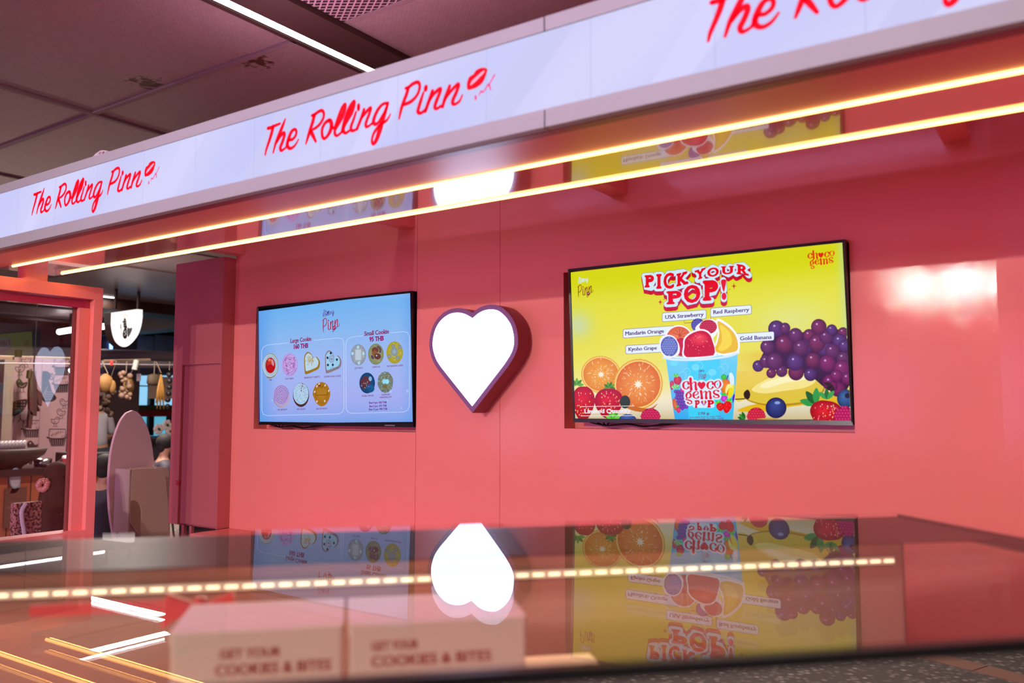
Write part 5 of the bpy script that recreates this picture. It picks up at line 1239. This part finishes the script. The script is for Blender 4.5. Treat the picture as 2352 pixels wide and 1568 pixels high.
# hanging aprons
M['apron'] = mat('dark_brown_leather', (.045, .012, .010), rough=.5, var=.3, vscale=12)
xa = -10.7
t = empty('hanging_aprons', (xa, on_x(75, 900, xa).y, on_x(75, 845, xa).z), 0, 'dark brown leather aprons hanging on a hook in front of the illustrated board', 'apron')
mb = MB()
for (pts) in ([(68,852),(80,850),(84,900),(82,955),(66,952),(65,905)],[(64,850),(72,846),(70,870),(62,868)],[(66,940),(74,950),(70,984),(62,982)],[(80,890),(96,905),(94,932),(86,928)],[(82,925),(90,942),(88,945)]):
    P = [on_x(x, y, xa) for x, y in pts]; mb.prism([(p.y, p.z) for p in P], lambda u, v, w_: (w_, u-t.location.y, v-t.location.z), -.03, .03)
mb.build('leather', M['apron'], t, .004)
P = [on_x(x, y, xa)-Vector(t.location) for x, y in ((79, 850), (78, 832), (80, 816), (84, 812), (86, 818))]
mb = MB(); mb.tube(smooth([tuple(p) for p in P], 4), .008, 6); mb.tube([P[2], (P[2].x, P[2].y, CZ-t.location.z)], .005, 5); mb.build('hook', M['dark'], t)
# overhead pipes and rail of the kitchen
M['pipe'] = mat('pale_duct', (.30, .26, .27), rough=.5, var=.1); M['duct'] = mat('cream_lit_rail', (.75, .55, .36), rough=.5)
def xbar(nm, px0, y0_, px1, y1_, X, r_, m, label, cat, grp=None):
    a, b_ = on_x(px0, y0_, X), on_x(px1, y1_, X); mb = MB(); mb.tube([a, b_], r_, 8); return tag(mb.build(nm, m), label, cat, grp)
xbar('ceiling_duct', -30, 806, 420, 818, -13.5, .09, M['pipe'], 'long pale duct crossing above the restaurant kitchen', 'duct', 'ducts over the kitchen')
xbar('ceiling_duct', -30, 821, 178, 826, -12.0, .035, M['duct'], 'cream lit rail just above the illustrated boards', 'duct')
xbar('ceiling_duct', 238, 829, 345, 826, -12.0, .02, M['duct'], 'thin cream rail above the hanging baskets', 'duct')
xbar('ceiling_duct', 232, 836, 420, 838, -12.6, .06, M['pipe'], 'pale pipe just above the hanging baskets', 'duct')
xbar('ceiling_duct', 232, 850, 420, 850, -14.6, .10, mat('blue_grey_duct', (.13, .13, .17), rough=.5), 'blue grey duct behind the hanging baskets', 'duct')
for px_, py_, lab in ((42, 815, 'dark round track spotlight over the first illustrated board'), (151, 835, 'dark round track spotlight at the right edge of the boards')):
    c = on_x(px_, py_, -11.92); mb = MB(); mb.tube([c+Vector((0, 0, .07)), c-Vector((0, 0, .06))], .045, 12); tag(mb.build('track_spotlight', M['brown']), lab, 'spotlight', 'track spotlights')
for px_, py_, lab, lx in ((172, 846, 'pale spotlight with a lit lens beside the partition post', -1), (311, 838, 'pale spotlight angled downward above the hanging baskets', 0)):
    c = on_x(px_, py_, -10.2); t = empty('kitchen_spotlight', c, 0, lab, 'spotlight'); d = Vector((0, -.06, -.04)) if lx else Vector((0, -.015, -.07))
    mb = MB(); mb.tube([-d*.9, d*.9], .035, 12); mb.build('head', M['beige'], t); mb = MB(); mb.tube([(0, 0, .0), (0, 0, .06)], .006, 6); mb.build('stem', M['dark'], t)
    if lx: mb = MB(); mb.tube([d*.9, d*.95], .03, 12); mb.build('lens', M['led_white'], t)
# the round hanging sign with a bird
xs_ = -11.4
P = [on_x(*p, xs_) for p in ((254.5, 717), (312, 708.5), (328, 710))]
S0 = [(254,717),(314,708.6),(328,710),(328,728),(325,748),(318,768),(306,785),(291,796.5),(277,796),(264,785),(257,768),(253,745)]
P = [on_x(*p, xs_) for p in S0]; cy_ = sum(p.y for p in P)/len(P); cz_ = P[3].z
t = empty('hanging_sign', (xs_, cy_, cz_), 0, 'white lit half round hanging sign with a black bird wearing a chef hat', 'sign')
poly = [(p.y-cy_, p.z-cz_) for p in P]; poly = poly[:3]+smooth(poly[3:], 4)
mb = MB(); mb.prism(poly, lambda u, v, w_: (w_, u, v), -.16, 0); mb.build('casing', M['brown'], t)
mb = MB(); mb.prism(offset_poly(poly, -.008), lambda u, v, w_: (w_, u, v), 0, .008); mb.build('lit_face', mat('sign_face', (.9, .88, .85), emit=(1, .93, .90), estr=.95), t)
zt = CZ-cz_
for yy in (-.15, .2): mb = MB(); mb.box((-.10, yy-.015, poly[1][1]-.02), (-.06, yy+.015, zt)); mb.build('hanger', M['brown'], t)
def bird(A):
    A.crop(210, 690, 7.467); A.stroke([(575, 300), (560, 265), (575, 240), (600, 250), (618, 270), (605, 300)], 6, '#8a7a50'); A.poly(smooth([(560, 310), (590, 315), (605, 420), (612, 470), (560, 480), (548, 400)], 3, True), BK)
    A.lay()
    for i in range(10): A.ell((570+(i % 3)*14, 345+(i//3)*38), 5, 5, '#e8e4e0', same=True, n=6)
    A.poly(smooth([(560, 490), (600, 480), (612, 560), (605, 640), (560, 655), (535, 600), (545, 520)], 3, True), BK); A.stroke([(590, 520), (565, 535), (590, 570), (565, 600)], 9, '#e8e4e0')
    A.poly(smooth([(615, 470), (660, 475), (700, 465), (690, 520), (660, 590), (625, 625), (615, 550)], 3, True), BK); A.lay()
    for i in range(12): A.ell((630+(i % 3)*22, 490+(i//3)*32), 5, 6, '#e8e4e0', same=True, n=6)
    A.ell((503, 440), 13, 45, '#3a3426'); A.ell((503, 435), 7, 34, '#e8e4e0'); A.stroke([(508, 480), (520, 590)], 7, '#3a3426', 1); A.stroke([(600, 655), (578, 712)], 6, '#3a3426', 1); A.stroke([(632, 630), (618, 706)], 6, '#3a3426', 1)
    A.stroke([(530, 380), (540, 350), (548, 370)], 10, BK)
xart(xs_+.0095, bird, t, art_mat('sign_print', .95, .6))
# blue neon and dark windows behind
a, b_ = on_x(-260, 764, -16.45), on_x(470, 764, -16.45); mb = MB(); mb.box((-16.7, a.y, 0), (-16.45, b_.y, on_x(300, 764, -16.45).z)); tag(mb.build('wall_restaurant', mat('dark_shop_wall', (.05, .035, .04), rough=.6)), kind='structure')
a, b_ = on_x(255, 781, -16.275), on_x(255, 805, -16.275); mb = MB(); mb.tube([a, b_], .03, 8); tag(mb.build('neon_tube', mat('blue_neon', (.2, .3, 1), emit=(.15, .35, 1), estr=6)), 'short upright blue neon tube under the half round sign', 'neon light')
M['fabric'] = mat('blue_grey_window', (.10, .10, .13), rough=.4, var=.3, vscale=3)
for i, (x0, x1, yt, yb) in enumerate(((322, 352, 770, 812), (356, 400, 768, 815))):
    a, b_ = on_x(x0, yt, -16.2), on_x(x1, yb, -16.2); mb = MB(); mb.box((-16.45, a.y, b_.z), (-16.2, b_.y, a.z)); tag(mb.build('high_window', M['fabric']), ('left' if i == 0 else 'right')+' blue grey window high behind the half round sign', 'window panel')
a, b_ = on_x(150, 768, -16.25), on_x(322, 812, -16.25); mb = MB(); mb.box((-16.45, a.y, b_.z), (-16.3, b_.y, a.z)); tag(mb.build('fascia_board', mat('plum_board', (.03, .012, .02), rough=.5)), 'dark plum fascia board behind the blue neon tube', 'fascia')
# dark column, window with awning, paper, flowers
def slab(nm, x0, y0_, x1, y1_, X, d, m, label, cat, zb=None, grp=None):
    a, b_ = on_x(x0, y0_, X), on_x(x1, y1_, X); d = (X+16.45 if X <= -15.5 else X+15.498) if X < -15 else d; mb = MB(); mb.box((X-d, a.y, b_.z if zb is None else zb), (X, b_.y, a.z)); return tag(mb.build(nm, m), label, cat, grp)
slab('column', 238, 858, 316.5, 1010, -13.0, .6, mat('dark_plum_column', (.055, .028, .028), rough=.6, var=.2), 'dark plum column behind the hanging garlic', 'column', 0)
slab('upright_pipe', 230, 858, 238, 1000, -12.9, .08, M['pipe'], 'pale upright pipe left of the dark column', 'pipe', 0)
M['sky'] = mat('bright_window', (.2, .4, .5), emit=(.30, .66, .95), estr=.95)
M['sky2'] = mat('bright_window_low', (.2, .4, .5), emit=(.12, .50, .70), estr=.8)
slab('lit_window', 317, 836, 398, 934, -15.5, .05, M['sky'], 'bright blue window behind the yellow hanging chillies', 'window panel')
slab('lit_window', 333, 955, 380, 1000, -15.5, .05, M['sky2'], 'lower bright blue window under the red awning band', 'window panel')
slab('window_bar', 347.5, 836, 353, 1000, -15.4, .05, M['dark'], 'dark upright bar of the blue window', 'window frame')
slab('window_bar', 317, 884.5, 345, 887.5, -15.4, .05, M['dark'], 'dark crossbar of the blue window', 'window frame')
slab('awning', 314, 930, 400, 943, -15.3, .1, mat('green_awning', (.07, .10, .02), rough=.7), 'green band of the shop awning outside the window', 'awning')
slab('awning', 314, 943, 400, 956, -15.25, .1, mat('red_awning', (.28, .015, .015), rough=.7), 'red band of the shop awning outside the window', 'awning')
slab('paper_sheet', 343, 864, 396, 915.5, -12.6, .01, mat('tan_paper', (.33, .23, .17), rough=.8), 'tan paper sheet hanging behind the yellow chillies', 'paper')
slab('paper_tag', 314.5, 858, 323.5, 875, -10.4, .006, mat('mauve_tag', (.28, .22, .27), rough=.8), 'small mauve tag hanging right of the garlic bunch', 'tag')
for nm, px_, yy, X_, yt in (('paper_string', 365, 866, -12.605, 836), ('paper_string', 319, 859, -10.403, 833)):
    a, b_ = on_x(px_, yy, X_), on_x(px_, yt, -12.6 if X_ < -12 else XR_); mb = MB(); mb.tube([a, b_], .004, 5); tag(mb.build(nm, M['string']), 'thin string holding the '+('tan paper sheet' if X_ < -12 else 'small mauve tag'), 'string')
slab('shelf', 350, 1006, 398, 1012, -11.5, .4, M['dark'], 'dark shelf carrying the white flowers', 'shelf')
slab('kitchen_unit', 352, 1012, 400, 1100, -11.6, .3, mat('steel_unit', (.12, .11, .12), rough=.3, metal=.6), 'steel kitchen unit under the flower shelf', 'cabinet', 0)
t = empty('flower_vase', on_x(373, 1006, -11.65), 0, 'white flowers with large round petals in a low wooden pot on the shelf', 'flowers')
mb = MB(); mb.box((-.05, -.05, 0), (.05, .05, .05)); mb.build('pot', mat('wood_pot', (.12, .06, .03), rough=.6), t, .006)
M['petal'] = mat('cream_petal', (.62, .52, .48), rough=.6)
for (dy, dz, r_) in ((-.07, .14, .09), (.07, .20, .09), (.13, .10, .08)):
    mb = MB()
    for k_ in range(6): a = k_*PI/3; mb.ball((0, dy+math.cos(a)*r_*.55, dz+math.sin(a)*r_*.55), r_*.42, 8, sc=(.3, 1, 1))
    f = mb.build('flower', M['petal'], t, smooth=True); mb = MB(); mb.ball((.02, dy, dz), r_*.22, 8); c_ = mb.build('centre', M['brown'], f)
# hanging food
M['garlic'] = mat('dried_garlic', (.22, .13, .08), rough=.7, var=.4, vscale=20); M['rattan'] = mat('rattan', (.24, .12, .03), rough=.7, var=.3, vscale=30, bump=.4, bscale=90); M['chili'] = mat('yellow_chilli', (.34, .17, .03), rough=.5, var=.3, vscale=20); M['string'] = mat('twine', (.25, .19, .13), rough=.8)
XH = -10.2
a, b_ = on_x(-60, 833, XH), on_x(400, 838, XH); mb = MB(); mb.tube([a, b_], .008, 8)
for q in (a, b_): mb.tube([q, (q.x, q.y, CZ)], .008, 6)
tag(mb.build('hanging_rail', M['pipe']), 'thin rail carrying the hanging baskets and garlic', 'rail')
def hanging(nm, px_, py0, label, cat, build, m, group=None, top=833, dx=0):
    c = on_x(px_, py0, XH+dx); tp = on_x(px_, top, XH+dx); t = empty(nm, c, 0, label, cat, group)
    mb = MB(); mb.tube([(-dx, 0, tp.z-c.z+.02), (0, 0, 0)], .005, 5); mb.build('twine', M['string'], t)
    mb = MB(); build(mb); mb.build('bunch', m, t, smooth=True); return t
rg = random.Random(9)
def bulbs(n, w_, h_, r_):
    def f(mb):
        for i in range(n): mb.ball((rg.uniform(-w_, w_)*.4, rg.uniform(-w_, w_), -h_*(i+.3)/n), r_*rg.uniform(.7, 1.2), 7)
    return f
hanging('garlic_string', 225, 852, 'long string of dried garlic next to the partition post', 'garlic', bulbs(22, .05, .55, .032), M['garlic'])
def bask(mb):
    mb.lathe([(.02, 0), (.085, -.05), (.10, -.12), (.07, -.20), (.01, -.24)], (0, -.03, 0), 12, sc=(.6, 1)); mb.ball((.02, .05, -.16), .06, 8, sc=(.5, .8, 1.4))
hanging('hanging_basket', 248, 858, 'golden rattan basket hanging left of the dark column', 'basket', bask, M['rattan'], dx=.14)
hanging('mushroom_bunch', 245, 895, 'dark bunch of dried mushrooms hanging below the golden basket', 'dried food', bulbs(16, .09, .34, .035), mat('dried_brown', (.06, .03, .015), rough=.8), dx=-.2)
hanging('garlic_bunch', 290, 856, 'bunch of dried garlic and onions hanging before the dark column', 'garlic', bulbs(20, .07, .34, .032), M['garlic'])
hanging('rattan_disc', 298, 862, 'round rattan pan hanging with the garlic bunch', 'basket', lambda mb: mb.lathe([(.01, 0), (.075, 0), (.075, .02), (.01, .02)], (-.03, .0, -.14), 16, axis='x', sc=(1, 1.6)), M['rattan'], dx=-.16)
hanging('hanging_basket', 354, 858, 'dark round basket hanging left of the yellow chillies', 'basket', lambda mb: mb.lathe([(.02, 0), (.09, -.02), (.10, -.12), (.08, -.15), (.01, -.16)], (0, 0, 0), 12, sc=(.6, 1)), mat('dark_rattan', (.07, .045, .02), rough=.7))
def chil(mb):
    for i in range(9): a = -.06+i*.015; mb.tube([(0, 0, -.02), (0, a*.6, -.22), (.01, a*1.1, -.40-.08*math.sin(i*2))], [.01, .018, .006], 6)
hanging('chilli_bunch', 370, 856, 'bunch of long yellow chillies hanging in front of the tan paper', 'chillies', chil, M['chili'], dx=.12)
hanging('dark_ball_string', 389, 850, 'string of dark round fruit hanging at the edge of the pink cupboard', 'dried food', lambda mb: [mb.ball((0, math.sin(i)*.01, -.06-i*.085), .036, 8) for i in range(6)], mat('dark_fruit', (.02, .015, .02), rough=.4))
for px_, py_, nm in ((256, 833, 'small red light hanging over the kitchen'),):
    c = on_x(px_, py_, XH); mb = MB(); mb.lathe([(.015, -.03), (.02, 0), (.015, .03)], (0, 0, 0), 10); o = mb.build('red_lamp', mat('red_glow', (.6, .02, .01), emit=(1, .02, .01), estr=1.2)); o.location = c; tag(o, nm, 'lamp')
# pink oval stand panel and white stand
XE = -6.4
oval = [(305,942),(318,948),(330,963),(341,987),(349,1020),(354,1060),(357,1110),(357,1160),(352,1205),(345,1260),(268,1260),(258,1215),(252,1170),(250,1120),(252,1070),(257,1030),(266,995),(278,965),(291,948)]
P = [on_x(*p, XE) for p in oval]; yc = sum(p.y for p in P)/len(P)
t = empty('oval_screen', (XE, yc, 0), 0, 'tall mauve oval free standing panel between the partition post and the pink cupboard', 'panel')
pl = [(p.y-yc, p.z) for p in P]; pl2 = smooth(pl[:10], 4)+smooth(pl[10:], 4)
mb = MB(); mb.prism(pl2, lambda u, v, w_: (w_, u, v), -.03, 0); mb.build('board', mat('mauve_card', (.78, .48, .52), rough=.7), t, .002)
mb = MB(); mb.box((-.10, -.13, 0), (-.04, .13, pl[9][1]+.05)); mb.build('foot', M['dark'], t)
XF = -6.15
fr = [(300,1078),(330,1075),(360,1075),(372,1080),(380,1092),(386,1150),(389,1225),(390,1262),(324,1262),(325,1170),(320,1155),(310,1148),(300,1150)]
P = [on_x(*p, XF) for p in fr]; yc = sum(p.y for p in P)/len(P)
t = empty('folded_stand', (XF, yc, 0), 0, 'pale folded cardboard stand with an arched cut out in front of the oval panel', 'stand')
mb = MB(); mb.prism([(p.y-yc, p.z) for p in P], lambda u, v, w_: (w_, u, v), -.012, 0); mb.build('front_leaf', mat('pale_card', (.86, .60, .53), rough=.75), t, .002)
bk = [(300,1074),(340,1071),(384,1073),(389,1078),(391,1262),(345,1262),(300,1200)]
P = [on_x(*p, XF-.2) for p in bk]
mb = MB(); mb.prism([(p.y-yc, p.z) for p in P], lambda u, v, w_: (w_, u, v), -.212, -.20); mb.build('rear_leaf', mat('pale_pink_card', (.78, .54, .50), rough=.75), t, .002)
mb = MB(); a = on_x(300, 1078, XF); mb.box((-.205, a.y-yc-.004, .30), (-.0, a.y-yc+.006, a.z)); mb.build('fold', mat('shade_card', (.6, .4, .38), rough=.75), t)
# low dark table under them
mb = MB(); a, b_ = on_x(214, 1240, XF+.3), on_x(392, 1240, XF+.3); mb.box((XF-.9, a.y, .0), (XF+.35, b_.y, .02)); 
# patterned chair
XQ = -5.75
c = on_x(48, 1225, XQ); t = empty('patterned_chair', (XQ, c.y, 0), 0, 'pink speckled chair with a white curved frame behind the seated woman', 'chair')
def spk():
    m, nt, p = nodes('pink_speckle'); N = nt.nodes; L = nt.links; tc = N.new('ShaderNodeTexCoord'); v = N.new('ShaderNodeTexNoise'); v.inputs['Scale'].default_value = 60; L.new(tc.outputs['Object'], v.inputs['Vector'])
    r_ = N.new('ShaderNodeValToRGB'); r_.color_ramp.elements[0].position = .46; r_.color_ramp.elements[0].color = (.05, .015, .015, 1); r_.color_ramp.elements[1].position = .52; r_.color_ramp.elements[1].color = (.40, .16, .16, 1); L.new(v.outputs[0], r_.inputs[0]); L.new(r_.outputs[0], p.inputs['Base Color']); p.inputs['Roughness'].default_value = .8; return m
a, b_ = on_x(34, 1156, XQ), on_x(60, 1225, XQ)
mb = MB(); mb.box((-.06, a.y-c.y, .42), (0, b_.y-c.y+.10, a.z)); mb.build('backrest', spk(), t, .01)
mb = MB(); mb.box((-.40, a.y-c.y, .38), (0, b_.y-c.y, .42)); mb.build('seat', M['apron'], t, .01)
P = [on_x(x, y, XQ+.02)-Vector((XQ, c.y, 0)) for x, y in ((60, 1156), (55, 1163), (50, 1175), (51, 1195), (56, 1225))]
mb = MB(); mb.tube(smooth([tuple(p) for p in P]+[(0.02, .05, .40)], 4), .014, 8); mb.build('frame', mat('lilac_tube', (.5, .4, .5), rough=.3), t)
for sx, sy in ((-.37, 0), (-.37, .16), (-.03, 0), (-.03, .16)):
    mb = MB(); mb.tube([(sx, sy+a.y-c.y+.02, .38), (sx, sy+a.y-c.y+.02, 0)], .012, 8); mb.build('leg', M['dark'], t)
# people
M['brownshirt'] = mat('brown_lace_top', (.16, .06, .035), rough=.8, var=.3, vscale=30)
M['greyshirt'] = mat('grey_shirt', (.16, .14, .17), rough=.8); M['paleshirt'] = mat('pale_grey_shirt', (.36, .33, .36), rough=.8); M['darkshirt'] = mat('dark_jacket', (.04, .035, .05), rough=.7)
c = on_x(129, 1100, -6.05)
wom, hc_ = person((c.x, c.y, -.0), R(-130), 'person with long brown hair tied in a pink scrunchie, seated with back turned, brown top', M['brownshirt'], M['hair'], 'long', True, .27, .92)
mb = MB(); rs = random.Random(4)
for i in range(12):
    a = i*2*PI/12; mb.ball((.058+.030*math.cos(a)+rs.uniform(-.006, .006), .105+.006*math.sin(a*2), hc_.z-.045+.030*math.sin(a)), .021, 7, sc=(1, .8, 1))
mb.build('scrunchie', mat('pink_satin_scrunchie', (.62, .22, .20), rough=.3, coat=.3), wom, smooth=True)
M['stool'] = mat('dark_stool', (.05, .025, .02), rough=.5)
def stool(loc, h_, label):
    t = empty('stool', loc, 0, label, 'stool'); mb = MB(); mb.lathe([(.01, h_-.03), (.17, h_-.03), (.17, h_), (.01, h_)], (0, 0, 0), 18); mb.build('seat', M['stool'], t)
    for k_ in range(4): a = k_*PI/2+.6; mb = MB(); mb.tube([(.12*math.cos(a), .12*math.sin(a), h_-.03), (.16*math.cos(a), .16*math.sin(a), 0)], .012, 6); mb.build('leg', M['dark'], t)
stool((c.x, c.y, 0), .22, 'low stool under the person with the pink scrunchie')
c = on_x(172, 1130, -6.9)
person((c.x, c.y, 0), R(150), 'seated person in a grey shirt, mostly hidden by the partition post', M['greyshirt'], M['hairb'], 'short', True, .20, .90); stool((c.x, c.y, 0), .17, 'low stool under the person in the grey shirt')
c = on_x(236, 1150, -7.3)
pp, h2 = person((c.x, c.y, 0), R(-150), 'seated person in a dark jacket holding a phone between post and oval panel', M['darkshirt'], M['hairb'], 'short', True, .20, .95, 'phone'); stool((c.x, c.y, 0), .17, 'low stool under the person with the phone')
m3 = Matrix.Rotation(R(-150), 3, 'Z'); ph = m3 @ Vector((0, -.43*.95, .95*(.20+.09+.35)))
mb = MB(); mb.box((-.036, -.004, -.07), (.036, .004, .07)); o = mb.build('phone', M['black'], None, .003); o.location = (c.x+ph.x, c.y+ph.y, ph.z); o.rotation_euler = (R(-25), 0, R(-150)); tag(o, 'black phone held by the seated person in the dark jacket', 'phone')
c = on_x(226, 1000, -11.6)
person((c.x, c.y, 0), R(-100), 'kitchen worker in a pale grey shirt with back turned behind the bar', M['paleshirt'], M['hair'], 'short', False, .4, .97, 'work', -.10)
c = on_x(374, 1060, -8.6)
person((c.x, c.y, 0), R(160), 'dark haired person seated behind the pale folded stand', M['darkshirt'], M['hairb'], 'short', True, .33, .95); stool((c.x, c.y, 0), .30, 'stool under the dark haired person behind the folded stand')
